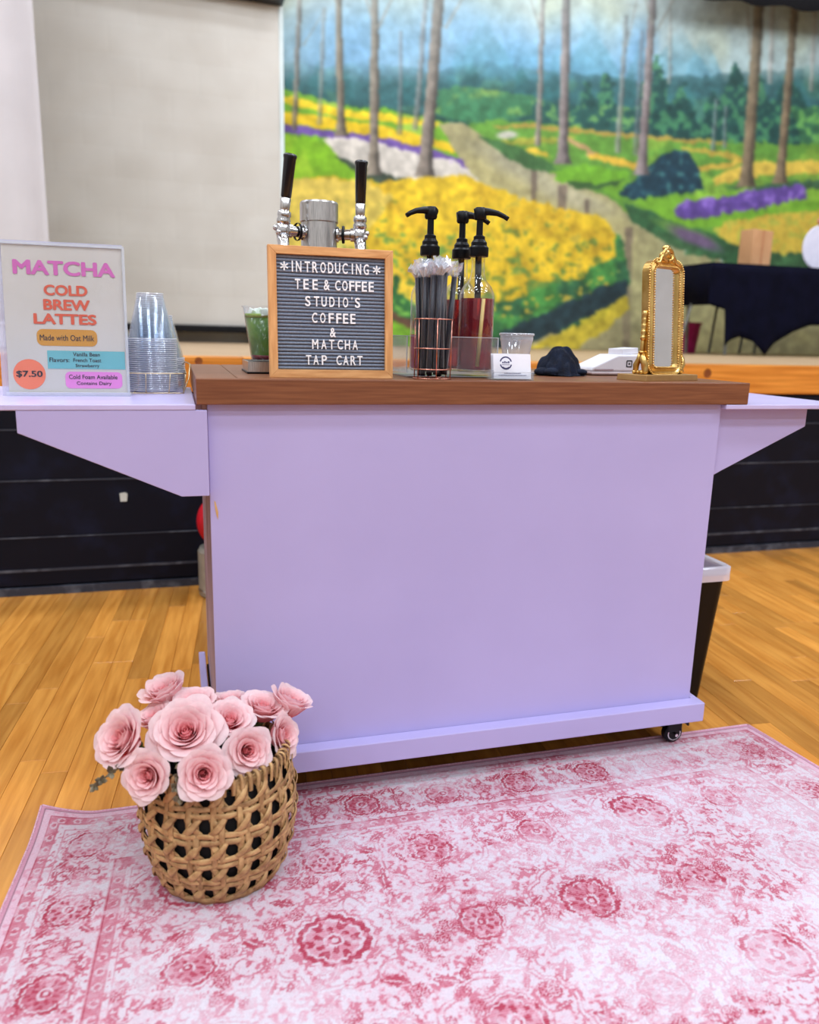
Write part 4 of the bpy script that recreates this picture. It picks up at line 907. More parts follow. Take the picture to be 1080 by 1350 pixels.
for s in range(4):
    rr = random.Random(s); mb = MB(); n = 14; prof = []
    for j, (r, z) in enumerate([(.0058, .004), (.0060, .1), (.0060, .186), (.0066, .197)]):
        prof.append((r, z))
    mb.lathe(prof, 10)
    wr = mesh_of(mb, 'wrapper', m_wrap)
    mb = MB(); vs = []; K = 14
    for j in range(4):
        for i in range(K):
            a_ = 2*PI*i/K; r = (.0058, .0100, .015, .017)[j]*(1+rr.uniform(-.5, .6)*(j > 0)); vs.append((r*math.cos(a_), r*math.sin(a_)*(1-.18*j), .187+.0080*j+rr.uniform(-.006, .006)*(j > 0)))
    mb.add(vs, [(j*K+i, j*K+(i+1) % K, (j+1)*K+(i+1) % K, (j+1)*K+i) for j in range(3) for i in range(K)])
    vs = []
    for j in range(3):
        for i in range(8):
            a_ = 2*PI*i/8; r = (.0052, .0075, .007)[j]*(1+rr.uniform(-.3, .3)*(j > 0)); vs.append((r*math.cos(a_), r*math.sin(a_), .002-.006*j*.5))
    wrap_me.append((wr, mesh_of(mb, 'wrapper_end', m_crinkle), ))
r5 = random.Random(12)
ring_pos = [(0, 0)]+[(.0125*math.cos(a), .0125*math.sin(a)) for a in np.arange(5)*2*PI/5+.2]+[(.0245*math.cos(a), .0245*math.sin(a)) for a in np.arange(11)*2*PI/11+.1]
for i, (x, y) in enumerate(ring_pos):
    kk = 1.22 if i else 1
    tx, ty = x*kk+r5.uniform(-.011, .011)*(i > 0), y*kk+r5.uniform(-.004, .004)
    tlt = Vector((tx-x, ty-y, .205)).normalized(); q = Vector((0, 0, 1)).rotation_difference(tlt)
    g0 = thing('wrapped_straw', 'black drinking straw in clear crinkled wrapper, in the rose gold wire cup', 'straw', (SX+x, SYY+y, H+.004+r5.uniform(0, .016)), q.to_euler(), 'wrapped straws in the wire cup')
    for nm, me in (('straw_tube', straw_me), ('wrapper', wrap_me[i % 4][0]), ('wrapper_end', wrap_me[(i*3) % 4][1])):
        o = bpy.data.objects.new(nm, me); COL.objects.link(o); o.parent = g0
        if nm == 'wrapper_end': o.rotation_euler = (0, 0, i*1.3)

# ------------------------------------------------------------------ small cup, card holder, cloth, card reader
pcup = at(680, 470, Y=.17)
cpp = thing('plastic_cup', 'small clear plastic cup with amber drink dregs behind the card holder', 'cup', (pcup.x, .17, H))
m_frost = clear('frosted_cup', (228, 230, 238), base=.38, edge=.8, white=.7, power=1)
MB().lathe([(.022, 0), (.0245, .002), (.0275, .036), (.0285, .037), (.0345, .076), (.0355, .078), (.0365, .083), (.0355, .090)], 32, cap=(True, False)).build('cup_wall', m_frost, cpp, smooth=True)
MB().lathe([(.0225, .003), (.0272, .043), (.0001, .0435)], 28, cap=(True, False)).build('amber_dregs', M('amber', (214, 150, 60), .3, col2=(200, 130, 50), ns=80), cpp)
MB().lathe([(.0358, .0885), (.0385, .0895), (.0385, .0935), (.0358, .0945)], 32).build('cup_rim', m_cuprim, cpp, smooth=True)
MB().lathe([(.0345, .0765), (.0355, .078), (.0350, .0795)], 32).build('cup_ridge', m_cuprim, cpp, smooth=True)
ch = thing('card_holder', 'clear holder of white business cards with round navy emblem', 'card holder', (.6235, .035, H), (0, 0, -.03))
RX = Matrix.Rotation(-.22, 3, 'X')
MB().box(-.044, .044, -.012, .026, 0, .002).box(-.044, .044, -.014, -.012, 0, .016).box(-.044, -.042, -.012, .02, .002, .02).box(.042, .044, -.012, .02, .002, .02).build('holder', m_clear, ch)
mwc = M('white_card', (232, 232, 240), .5, col2=(238, 238, 245), ns=20)
for k in range(5):
    y = -.008+k*.0032
    c_ = MB().box(-.0405, .0405, y, y+.0006, .003, .0535, rot=RX, piv=(0, y, .003)).build('business_card', mwc, ch)
    if k == 0:
        mn = M('navy_print', (52, 52, 96), .5, col2=(60, 60, 106))
        em = MB()
        for a0, a1, r0, r1 in ((.25, PI-.25, .0088, .0112), (PI+.25, 2*PI-.25, .0088, .0112)):
            n = 18; vs = []
            for i in range(n+1):
                a_ = a0+(a1-a0)*i/n; vs += [(r0*math.cos(a_), 0, r0*math.sin(a_)), (r1*math.cos(a_), 0, r1*math.sin(a_))]
            em.add(vs, [(2*i, 2*i+1, 2*i+3, 2*i+2) for i in range(n)])
        em.add([(r*math.cos(a_), 0, -.0012+r*math.sin(a_)) for a_ in np.linspace(PI+.75, 2*PI-.75, 9) for r in (.0068, .0098)], [(2*i, 2*i+1, 2*i+3, 2*i+2) for i in range(8)])
        for i in range(4): em.box(-.0062+i*.0034, -.0038+i*.0034, -.0002, .0002, -.0005, .0022+.001*(i % 2))
        em.box(-.007, .007, -.0002, .0002, -.0032, -.0024)
        o = em.build('emblem', mn, c_, loc=(-.0195, y-.0065-.0016, .0345)); o.rotation_euler = (-.22, 0, 0); o.scale = (1.2, 1, 1.2)
        ln = MB()
        for zz_, x0, x1 in ((.0135, -.018, .018), (.0095, -.030, .030)):
            x = x0; rr = random.Random(1)
            while x < x1: L = rr.uniform(.002, .006); ln.box(x, min(x+L, x1), y-.0008, y-.0002, zz_, zz_+.0013); x += L+.0009
        o = ln.build('small_print', M('grey_print', (120, 122, 150), .5, col2=(130, 132, 160)), c_); 
        for vtx in o.data.vertices:
            q = RX @ (vtx.co-Vector((0, y, .003)))+Vector((0, y, .003)); vtx.co = q
MB().box(-.044, .044, -.0142, -.0138, .0155, .0168).build('holder_edge', m_rimac, ch)
# crumpled cloth
pc = at(738, 492, Z=H)
vs = []; fs = []; nu, nv = 60, 34
for j in range(nv+1):
    for i in range(nu):
        a_ = 2*PI*i/nu; t_ = j/nv
        r = .054*(1-t_**1.15)*(1+.14*math.sin(3*a_+1)+.07*math.sin(7*a_+2*t_*3)+.05*math.sin(11*a_-t_*6))
        z = .066*math.sin(t_*PI/2)**1.05*(1+.10*math.sin(5*a_+t_*5)*(1-t_))+.003*math.sin(17*a_+9*t_)*(1-t_)
        if t_ == 0: r *= 1.16; z = .001
        x = r*math.cos(a_)*1.02+.006*t_; y = r*math.sin(a_)*.8
        z += .004*math.exp(-((x+.045)/.02)**2)+.004*math.sin(x*170+3*math.sin(y*90))*math.sin(t_*PI)+.0025*math.sin(y*260+x*120)*math.sin(t_*PI)
        vs.append((x, y, max(z, .001)))
for j in range(nv):
    for i in range(nu): fs.append((j*nu+i, j*nu+(i+1) % nu, (j+1)*nu+(i+1) % nu, (j+1)*nu+i))
fs.append(tuple(range(nu))[::-1])
clp = at(737, 488, Y=.24)
cl = MB().add(vs, fs)
for k, (x, y, s) in enumerate(((-.048, -.012, .016), (-.03, -.028, .017), (.052, -.012, .012))): cl.ball((x, y, .009), s, 14, 10, (1.3, .9, .62))
o = cl.build('dark_cloth', M('navy_black_cloth', (8, 14, 30), .95, col2=(18, 30, 52), ns=40, bump=.8, bs=300), smooth=True, loc=(clp.x, .24, H))
tag(o, 'crumpled navy black cloth lying on the counter by the card reader', 'cloth')
# card reader
pr_ = at(778, 489, Z=H)
q = at(800, 485, Y=.30)
cd = thing('card_reader', 'white wedge shaped payment terminal on the counter behind the mirror', 'card reader', (at(831, 474, Y=.256).x-.046, .30, H), (0, 0, .06))
MB().prism([(-.062, .006), (-.060, .002), (.085, .002), (.085, .010), (-.062, .010)], -.045, .045).build('base_plate', M('warm_grey_plastic', (196, 182, 184), .4, col2=(204, 190, 192)), cd, bevel=.003)
MB().prism([(-.062, .0105), (.085, .0105), (.085, .052), (.012, .050), (-.058, .020)], -.043, .043).build('terminal_body', m_white, cd, bevel=.004)
MB().prism([(-.052, .013), (.0, .013), (.0, .016), (-.052, .016)], -.0438, -.0425).build('side_slot', M('slot_shadow_plastic', (170, 150, 158), .5, col2=(178, 158, 166)), cd)
MB().box(.030, .076, -.03, .03, .052, .066, rot=Matrix.Rotation(-.08, 3, 'Y')).build('receipt_roll', m_white, cd, bevel=.001)
lg = MB()
def rring(cx, cz, s0, s1, r, y):
    def rr_(s, r):
        out = []
        for k in range(4):
            ax, az = (1, 1, -1, -1)[k], (1, -1, -1, 1)[k]
            for j in range(4):
                a_ = PI/2*(1-j/3)-PI/2*k; out.append((cx+ax*(s-r)+r*math.cos(a_), y, cz+az*(s-r)+r*math.sin(a_)))
        return out
    A, B = rr_(s0, r), rr_(s1, r*.6); n = len(A)
    lg.add(A+B, [(i, (i+1) % n, n+(i+1) % n, n+i) for i in range(n)])
rring(.044, .029, .0085, .0058, .0025, -.0436)
lg.box(.0418, .0462, -.0437, -.0434, .0268, .0312)
lg.build('square_emblem', m_black, cd)

# ------------------------------------------------------------------ gold vanity mirror
MY = math.radians(19)
mr = thing('vanity_mirror', 'ornate gold tilting vanity mirror on a rectangular gold base', 'mirror', (0, 0, 0), (0, 0, MY))
cb = Vector((.944, .026, 0)); ux = Vector((math.cos(MY), math.sin(MY), 0)); uy = Vector((-math.sin(MY), math.cos(MY), 0))
mr.location = cb+ux*.076+uy*.042+Vector((0, 0, H)); mr.scale = (.95, .95, .95)
MB().prism([(-.096, 0), (.096, 0), (.093, .014), (-.093, .014)], -.042, .042).build('base', m_gold_base, mr, bevel=.0012)
fc = Vector((0, 0, .142))                        # frame centre; frame tilts about the pivots
TLT = Matrix.Rotation(math.radians(-5), 3, 'X')
def fr(u, r=0):                                   # rounded tall outline, u in 0..1; r grows it outwards
    w_, h_, rc = .0535+r, .1215+r, .019+r
    per = [(w_-rc, -h_), (w_, -h_+rc), (w_, h_-rc*1.2), (w_-rc*1.2, h_)]
    pts = []
    def arc_(cx, cz, a0, a1, rr, n=9):
        for k in range(n): a_ = a0+(a1-a0)*k/(n-1); pts.append((cx+rr*math.cos(a_), cz+rr*math.sin(a_)))
    arc_(w_-rc, -h_+rc, -PI/2, 0, rc); arc_(w_-rc*1.2, h_-rc*1.2, 0, PI/2, rc*1.2); arc_(-w_+rc*1.2, h_-rc*1.2, PI/2, PI, rc*1.2); arc_(-w_+rc, -h_+rc, PI, 1.5*PI, rc)
    return pts
outl = fr(0); n = len(outl)
nrm = []
for i in range(n):
    a0 = Vector(outl[i-1]); a1 = Vector(outl[(i+1) % n]); t = (a1-a0).normalized(); nrm.append(Vector((t.y, -t.x)))
prof = [(-.009, -.008), (-.004, -.010), (.001, -.007), (.0045, -.009), (.008, -.006), (.0085, .012), (.004, .016), (-.004, .016), (-.009, .010)]
vs = []
for i in range(n):
    for a_, y in prof: vs.append(TLT @ Vector((outl[i][0]+nrm[i].x*a_, y, outl[i][1]+nrm[i].y*a_))+fc)
K = len(prof)
fm = MB().add(vs, [(i*K+k, i*K+(k+1) % K, ((i+1) % n)*K+(k+1) % K, ((i+1) % n)*K+k) for i in range(n) for k in range(K)]).build('mirror_frame', m_gold, mr, smooth=True)
fm.modifiers.new('e', 'EDGE_SPLIT').split_angle = .7
def walk(off, step):
    P2 = [Vector((outl[i][0]+nrm[i].x*off, outl[i][1]+nrm[i].y*off)) for i in range(n)]; out = []; acc = 0
    for i in range(n):
        a0, a1 = P2[i], P2[(i+1) % n]; L = (a1-a0).length; d = -acc+step if acc else 0
        while d < L: out.append(a0.lerp(a1, d/L)); d += step
        acc = (L-(d-step)) % step if L > 0 else acc
    return out
bd = MB()
for off, y in ((-.008, -.0095), (.008, -.0075)):
    for q in walk(off, .0056): bd.ball(TLT @ Vector((q.x, y-.0009, q.y))+fc, .0024, 6, 4)
bd.build('beading', m_gold, fm, smooth=True, kind='stuff')
gl = [TLT @ Vector((outl[i][0]-nrm[i].x*.007, -.0015, outl[i][1]-nrm[i].y*.007))+fc for i in range(n)]
MB().add(gl, [tuple(range(n))]).build('mirror_glass', M('silvered_glass', (236, 238, 242), .03, 1, col2=(240, 242, 246)), mr)
gb = [TLT @ Vector((outl[i][0]-nrm[i].x*.003, .0135, outl[i][1]-nrm[i].y*.003))+fc for i in range(n)]
MB().add(gb, [tuple(range(n))]).build('back_plate', m_gold_base, mr)
cr_ = MB(); r6 = random.Random(3)
for s in (-1, 1):
    for k in range(4):
        c0 = TLT @ Vector((s*(.004+k*.008), -.004, .128-k*.0015+.008*(k < 2)))+fc
        cr_.ball(c0, .0065-.0006*k, 10, 8, (1, .8, 1.1))
    cr_.tube([TLT @ Vector((s*(.002+.011*math.sin(t)), -.008, .126+.010*(1-math.cos(t))))+fc for t in np.linspace(0, 4.4, 14)], [.0032-.0012*k/13 for k in range(14)], 8)
    cr_.tube([TLT @ Vector((s*(.012+.012*t), -.008, .131-.006*t*t+.003*math.sin(t*5)))+fc for t in np.linspace(0, 1.5, 10)], .0024, 8)
cr_.ball(TLT @ Vector((0, -.004, .148))+fc, .0075, 12, 8, (1.3, .8, .7)); cr_.ball(TLT @ Vector((0, -.004, .139))+fc, .008, 12, 8, (1.1, .8, 1))
cr_.v = [tuple((Vector(v)-(TLT @ Vector((0, 0, .122))+fc))*1.3+(TLT @ Vector((0, 0, .1215))+fc)) for v in cr_.v]
cr_.build('crest', m_gold, fm, smooth=True)
for s in (-1, 1):
    x = s*.066
    po = MB().lathe([(.003, .060), (.0042, .070), (.0046, .088), (.0038, .090), (.0062, .093), (.0062, .099), (.0045, .101), (.0065, .107), (.0060, .112), (.0045, .114), (.0062, .121), (.0055, .126), (.0042, .128), (.0058, .134), (.0050, .139), (.0040, .141), (.0056, .146), (.0058, .152), (.0035, .156), (.0001, .157)], 14, (x, 0, 0)).build('post', m_gold, mr, smooth=True)
    MB().tube([(x, 0, .13), (s*.0615, 0, .13)], .003, 8).build('pivot', m_gold, po)
    ft = MB()
    ft.tube([(x+s*.000, -.004, .062), (x+s*.004, -.008, .050), (x+s*.002, -.013, .036), (x-s*.002, -.012, .024), (x+s*.002, -.016, .017)], [.004, .0075, .0085, .0075, .006], 10)
    ft.tube([(x, .004, .062), (x-s*.002, .008, .048), (x, .013, .034), (x, .013, .022), (x, .018, .017)], [.004, .006, .0075, .0065, .005], 10)
    for k in range(5): ft.ball((x+s*.003*math.sin(k*2), -.014+.007*k, .0185), .0052, 8, 6)
    ft.ball((x, 0, .064), .0072, 12, 8, (1.1, 1.1, .5))
    ft.build('scroll_foot', m_gold, po, smooth=True)

# ------------------------------------------------------------------ price sign in acrylic stand
sg = thing('menu_sign', 'upright acrylic menu sign reading matcha cold brew lattes, on left shelf', 'sign', (-.2315, .19, .8236), (0, 0, -.015))
LN = Matrix.Rotation(-.115, 3, 'X'); SW, SH_ = .2159, .2794
MB().box(-SW/2+.001, SW/2+.003, -.008, .055, 0, .0028).build('stand_foot', m_clear, sg)
MB().box(-SW/2-.004, SW/2+.002, -.0035, -.0005, 0, SH_+.006, rot=LN, piv=(0, 0, 0)).build('front_pane', clear('sign_pane', (222, 222, 240), base=.05, edge=.5, white=.7, power=2), sg)
MB().box(-SW/2-.012, SW/2-.002, .0015, .0035, 0, SH_+.010, rot=LN, piv=(0, 0, 0)).build('rear_pane', clear('sign_rear_pane', (214, 212, 236), base=.45, edge=.7, white=.75, power=1), sg)
MB().box(-SW/2-.004, SW/2+.002, -.0065, -.0012, 0, .007).build('polished_edge', m_rimac, sg)
MB().box(-SW/2-.004, SW/2+.002, -.0036, .0012, SH_+.002, SH_+.006, rot=LN, piv=(0, 0, 0)).box(SW/2-.003, SW/2+.002, -.0038, .0004, 0, SH_+.006, rot=LN, piv=(0, 0, 0)).build('polished_edge', m_rimac, sg)
ps = MB().box(-SW/2, SW/2-.003, -.0001, .0009, .004, SH_+.002, rot=LN, piv=(0, 0, 0)).build('menu_sheet', m_paper, sg)
def on_sheet(mb, name, mat): return mb.build(name, mat, ps)
# lettering positions: u,v fractions of the sheet (v from the top)
def sp(u, v, d): 
    q = LN @ Vector((-SW/2+u*(SW-.003), -.0004-d, .004+(SH_-.002)*(1-v))); return q
def st_(s, u, v, wd, hg, mat, d=.0006, off=0, al='CENTER'):
    q = sp(u, v, d); o = text(s, .02, 'lettering', mat, ps, q, rot=(PI/2-.115, 0, 0), ext=.00015, offset=off, fit=(wd*SW, hg*SH_)); return o
m_pk = M('orchid_ink', (206, 98, 176), .5, col2=(212, 106, 182)); m_or = M('orange_ink', (214, 84, 50), .5, col2=(220, 92, 56))
m_bk = M('black_ink', (30, 26, 34), .5, col2=(36, 32, 40)); m_oc = M('ochre_ink', (204, 142, 40), .5, col2=(208, 148, 46))
m_tl = M('teal_ink', (104, 180, 184), .5, col2=(110, 186, 190)); m_pk2 = M('pink_ink', (228, 132, 206), .5, col2=(232, 138, 210)); m_co = M('coral_ink', (240, 122, 86), .5, col2=(244, 128, 92))
def rrect(u0, u1, v0, v1, r, mat, name, d=.0003):
    w_, h_ = (u1-u0)*SW/2, (v1-v0)*SH_/2; pts = []
    for k, (ax, az) in enumerate(((1, 1), (-1, 1), (-1, -1), (1, -1))):
        for j in range(6): a_ = PI/2*k+PI/2*j/5; pts.append((ax*(w_-r)+r*math.cos(a_), az*(h_-r)+r*math.sin(a_)))
    q = sp((u0+u1)/2, (v0+v1)/2, d)
    o = MB().prism(pts, -.0001, .0001).build(name, mat, ps); o.location = q; o.rotation_euler = (-.115, 0, 0); return o
st_('MATCHA', .512, .148, .84, .098, m_pk, off=.0008)
st_('COLD', .512, .296, .36, .072, m_or, off=.0008)
st_('BREW', .515, .394, .385, .072, m_or, off=.0008)
st_('LATTES', .497, .490, .52, .072, m_or, off=.0008)
rrect(.255, .755, .560, .672, .011, m_oc, 'ochre_label'); st_('Made with Oat Milk', .505, .617, .45, .040, m_bk, off=.0001)
rrect(.335, .985, .705, .828, .0005, m_tl, 'teal_label')
st_('Flavors:', .43, .768, .165, .030, m_bk, off=.00022)
st_('Vanilla Bean', .66, .728, .225, .026, m_bk, off=.00022); st_('French Toast', .665, .768, .235, .025, m_bk, off=.00022); st_('Strawberry', .665, .808, .20, .029, m_bk, off=.00022)
rrect(.475, .955, .848, .962, .009, m_pk2, 'pink_label'); st_('Cold Foam Available', .71, .883, .41, .030, m_bk, off=.00022); st_('Contains Dairy', .715, .930, .295, .031, m_bk, off=.00022)
q = sp(.175, .868, .0003)
o = MB().lathe([(.0001, -.0001), (.0285, -.0001), (.0285, .0001)], 40, axis=(0, -1, 0)).build('price_disc', m_co, ps); o.location = q; o.rotation_euler = (-.115, 0, 0)
st_('$7.50', .175, .868, .215, .048, m_bk, off=.0005)

# ------------------------------------------------------------------ cup stacks in a wire basket
WZ = .8236
prof = [(.0492, .0), (.0500, .0012), (.0492, .0028), (.0475, .003), (.0258, .0935), (.023, .094), (.0001, .094)]
cup_body = mesh_of(MB().lathe(prof[3:], 28), 'cup_wall', m_cup)
rim_body = mesh_of(MB().lathe([(.0478, .0026), (.0492, .0), (.0503, .0012), (.0495, .0030), (.0478, .0030)], 28), 'cup_rim', m_cuprim)
foot_body = mesh_of(MB().lathe([(.0262, .0895), (.0274, .0912), (.0266, .093), (.0255, .0935)], 20), 'cup_foot', m_cuprim)
for me in (cup_body, rim_body, foot_body):
    for p_ in me.polygons: p_.use_smooth = True
stacks = [(203, .30, 26, 1.0, 'clear plastic cup in the tallest upturned stack beside the menu sign', 'upturned cups in the tallest stack'),
          (None, .388, 16, 1.0, 'clear plastic cup in the shorter stack behind the tallest stack', 'upturned cups in the shorter stack'),
          (None, .35, 18, 1.0, 'clear plastic cup in the stack half hidden by the menu sign', 'upturned cups in the half hidden stack')]
xs_ = [at(202.5, 500, Y=.30).x, at(214, 500, Y=.388).x, at(150, 500, Y=.36).x]
for (px, y, n, s, lab, grp), X in zip(stacks, xs_):
    for k in range(n):
        lab2 = lab if 0 < k < n-1 else ('uppermost ' if k else 'lowest ')+lab.replace('clear plastic', 'clear')
        c_ = thing('plastic_cup', lab2, 'cup', (X+random.uniform(-.0004, .0004), y, WZ+.004+k*.0042), (0, 0, 0), grp)
        for nm, me in (('cup_wall', cup_body), ('cup_rim', rim_body), ('cup_foot', foot_body)):
            o = bpy.data.objects.new(nm, me); COL.objects.link(o); o.parent = c_
wb = thing('wire_cup_basket', 'thin pale gold wire basket around the upturned plastic cups', 'basket', (0, 0, 0))
bx0, bx1, by0, by1 = xs_[2]-.052, xs_[0]+.060, .243, .442
def rectw(z, g): return [(bx0-g, by0-g, z), (bx1+g, by0-g, z), (bx1+g, by1+g, z), (bx0-g, by1+g, z)]
for z, g in ((WZ+.0018, 0), (WZ+.042, .006)):
    pts = rectw(z, g); MB().tube([Vector(pts[i]).lerp(Vector(pts[(i+1) % 4]), t) for i in range(4) for t in (.04, .5, .96)], .0012, 6, closed=True).build('wire_ring', m_goldwire, wb, smooth=True)
for i in range(4):
    a0 = Vector(rectw(WZ+.0018, 0)[i]); a1 = Vector(rectw(WZ+.0018, 0)[(i+1) % 4]); b0 = Vector(rectw(WZ+.042, .006)[i]); b1 = Vector(rectw(WZ+.042, .006)[(i+1) % 4])
    for t in (.15, .38, .62, .85): MB().tube([a0.lerp(a1, t), b0.lerp(b1, t)], .001, 6).build('wire_upright', m_goldwire, wb, smooth=True)
gw = MB()
for t in (.15, .5, .85): gw.tube([(bx0+(bx1-bx0)*t, by0, WZ+.0018), (bx0+(bx1-bx0)*t, by1, WZ+.0018)], .001, 6)
gw.build('wire_floor', m_goldwire, wb, smooth=True)
MB().tube([(bx1, .27, WZ+.0018), (bx1+.012, .30, WZ+.03), (bx1+.016, .335, WZ+.058), (bx1+.006, .36, WZ+.062), (bx1-.004, .37, WZ+.05)], .0013, 6).build('wire_handle', m_goldwire, wb, smooth=True)

# ------------------------------------------------------------------ trash bin right of the cart
bn = thing('trash_bin', 'black tapered trash bin standing on the floor beside the cart', 'bin', (1.252, .33, 0))
zt_ = .375
def rrp(hw, hd, r, n=6):
    out = []
    for k, (ax, ay) in enumerate(((1, 1), (-1, 1), (-1, -1), (1, -1))):
        for j in range(n): a_ = PI/2*k+PI/2*j/(n-1); out.append((ax*(hw-r)+r*math.cos(a_), ay*(hd-r)+r*math.sin(a_)))
    return out
def loft(secs):
    mb = MB(); n = len(secs[0][0]); vs = [(x, y, z) for ring, z in secs for x, y in ring]
    return mb.add(vs, [(j*n+i, j*n+(i+1) % n, (j+1)*n+(i+1) % n, (j+1)*n+i) for j in range(len(secs)-1) for i in range(n)])
bo = loft([(rrp(.002, .002, .001), .001), (rrp(.070, .10, .02), 0), (rrp(.096, .125, .025), zt_), (rrp(.092, .121, .024), zt_), (rrp(.066, .096, .018), .01), (rrp(.002, .002, .001), .01)]).build('bin_body', m_black, bn)
loft([(rrp(.096, .125, .025), zt_-.006), (rrp(.101, .131, .026), zt_-.005), (rrp(.101, .131, .026), zt_+.002), (rrp(.094, .123, .025), zt_+.003)]).build('bin_rim', m_black, bn)
lw_ = clear('white_bin_liner', (232, 228, 242), base=.75, edge=.95, white=.8, power=1)
r8 = random.Random(8)
def jig(ring, a): return [(x*(1+r8.uniform(-a, a)), y*(1+r8.uniform(-a, a))) for x, y in ring]
ln = loft([(jig(rrp(.105, .135, .028, 10), .004), zt_-.030), (rrp(.1045, .1345, .028, 10), zt_-.018), (rrp(.105, .135, .028, 10), zt_+.004), (rrp(.097, .127, .026, 10), zt_+.009), (jig(rrp(.088, .116, .022, 10), .02), zt_-.005), (jig(rrp(.078, .106, .02, 10), .04), zt_-.09), (jig(rrp(.068, .096, .018, 10), .04), zt_-.2)]).build('bin_liner', lw_, smooth=True, loc=(1.252, .33, 0))
tag(ln, 'translucent white bag lining the black bin, folded over its rim', 'bin liner')

# ------------------------------------------------------------------ basket of roses
BX, BY, BZ = .012, -.168, .0062
BHt = .232; NC = 20; ROWS = 5
def br(z):
    t = max(0, min(1, z/BHt)); return .105+.106*t-.094*t*t     # bulging side, narrower rim
def bsurf(x, y, off):                                                # x in cells round, y in rows up
    z = .002+y/ROWS*(BHt-.004); th = 2*PI*x/NC; r = br(z)+off; return Vector((r*math.cos(th), r*math.sin(th), z))
bk = thing('woven_basket', 'woven tan cane basket holding pink roses, standing on the rug', 'basket', (BX, BY, BZ), (0, 0, .1))
m_cane = M('dried_reed', (146, 104, 62), .6, col2=(206, 168, 114), ns=60, stretch=(1, 1, 1), rnd=.2, bump=.35, bs=160, lo=.3, hi=.7)
def ribbon(pts, wd, th=.0016, nm='strand', wl=None):
    vs = []; m_ = len(pts); C0 = [Vector(p) for p in pts]; fs = []
    for i, p in enumerate(C0):
        t = (C0[min(i+1, m_-1)]-C0[max(i-1, 0)]).normalized(); nn = Vector((p.x, p.y, 0)).normalized(); s_ = t.cross(nn).normalized(); nn = s_.cross(t)
        ww = wd*(1+.07*math.sin(i*.9+len(bk.children)))*(wl[i] if wl else 1)
        for a_, b_ in ((-.5, 0), (-.25, .8), (0, 1), (.25, .8), (.5, 0), (0, -.6)): vs.append(p+s_*ww*a_+nn*th*b_)
    for i in range(m_-1):
        for k in range(6): fs.append((i*6+k, i*6+(k+1) % 6, (i+1)*6+(k+1) % 6, (i+1)*6+k))
    fs += [tuple(range(6))[::-1], tuple((m_-1)*6+k for k in range(6))]
    return MB().add(vs, fs).build(nm, m_cane, bk, smooth=True)
for i in range(NC):                                                  # paired uprights
    for o_ in (-.13, .13):
        jt = random.uniform(-.03, .03)
        ribbon([bsurf(i+.5+o_+jt, y, .0012*math.sin(PI*(y*2+i))) for y in np.linspace(0, ROWS, 36)], .0112)
for j in range(ROWS+1):                                              # paired hoops
    for o_ in (-.13, .13):
        y = min(max(j+o_*(1 if 0 < j < ROWS else 1), .06), ROWS-.05)
        ribbon([bsurf(x, y+.02*math.sin(x*2.1+j), .0012*math.sin(PI*(x*2+j+1))) for x in np.linspace(0, NC, 121)], .0108)
for i in range(NC):                                                  # diagonals both ways
    for sgn in (1, -1):
        pts = []; wl = []
        for y in np.linspace(0, ROWS, 61):
            x = i+sgn*y; fx = (x-.5) % 1; fy = (y-.5) % 1
            dv = min(fx, 1-fx); dh = min(fy, 1-fy)
            off = .0046*(math.cos(2*PI*dv) if sgn > 0 else .8*math.cos(2*PI*dv+.6))
            pts.append(bsurf(x, y, .0004+off+.0005*sgn)); wl.append(1.0+.32*math.cos(2*PI*dv))
        ribbon(pts, .0098, .0014, wl=wl)
for k in range(54):                                                  # wraps over the rim
    th = 2*PI*k/54; lean = random.uniform(-.02, .05)
    pts = []
    for t in np.linspace(-.4, PI+.6, 12):
        r = br(BHt)+.0005+.0085*math.cos(t); z = BHt-.002+.0075*math.sin(t); a_ = th+lean*t*.6
        if t < 0: z -= .018*(-t/.4)
        pts.append((r*math.cos(a_), r*math.sin(a_), z))
    vs = []; 
    mb = MB(); P = [Vector(p) for p in pts]; tang = Vector((-math.sin(th), math.cos(th), 0)); ww = .0085*random.uniform(.8, 1.15)
    for i, p in enumerate(P):
        t = (P[min(i+1, 11)]-P[max(i-1, 0)]).normalized(); nn = tang.cross(t).normalized()
        for a_, b_ in ((-.5, 0), (0, .0014), (.5, 0), (0, -.0008)): vs.append(p+tang*ww*a_+nn*b_)
    mb.add(vs, [(i*4+k_, i*4+(k_+1) % 4, (i+1)*4+(k_+1) % 4, (i+1)*4+k_) for i in range(11) for k_ in range(4)]).build('rim_wrap', m_cane, bk, smooth=True)
MB().lathe([(.0001, .001), (.100, .001), (br(.05)-.008, .05), (br(.1)-.008, .1), (br(.15)-.008, .15), (br(.2)-.008, .2), (br(.21)-.008, .21), (br(.21)-.011, .21), (br(.1)-.011, .1), (.096, .006), (.0001, .006)], 48).build('liner', M('black_liner', (10, 9, 10), .9, col2=(18, 15, 16), ns=40), bk, smooth=True)

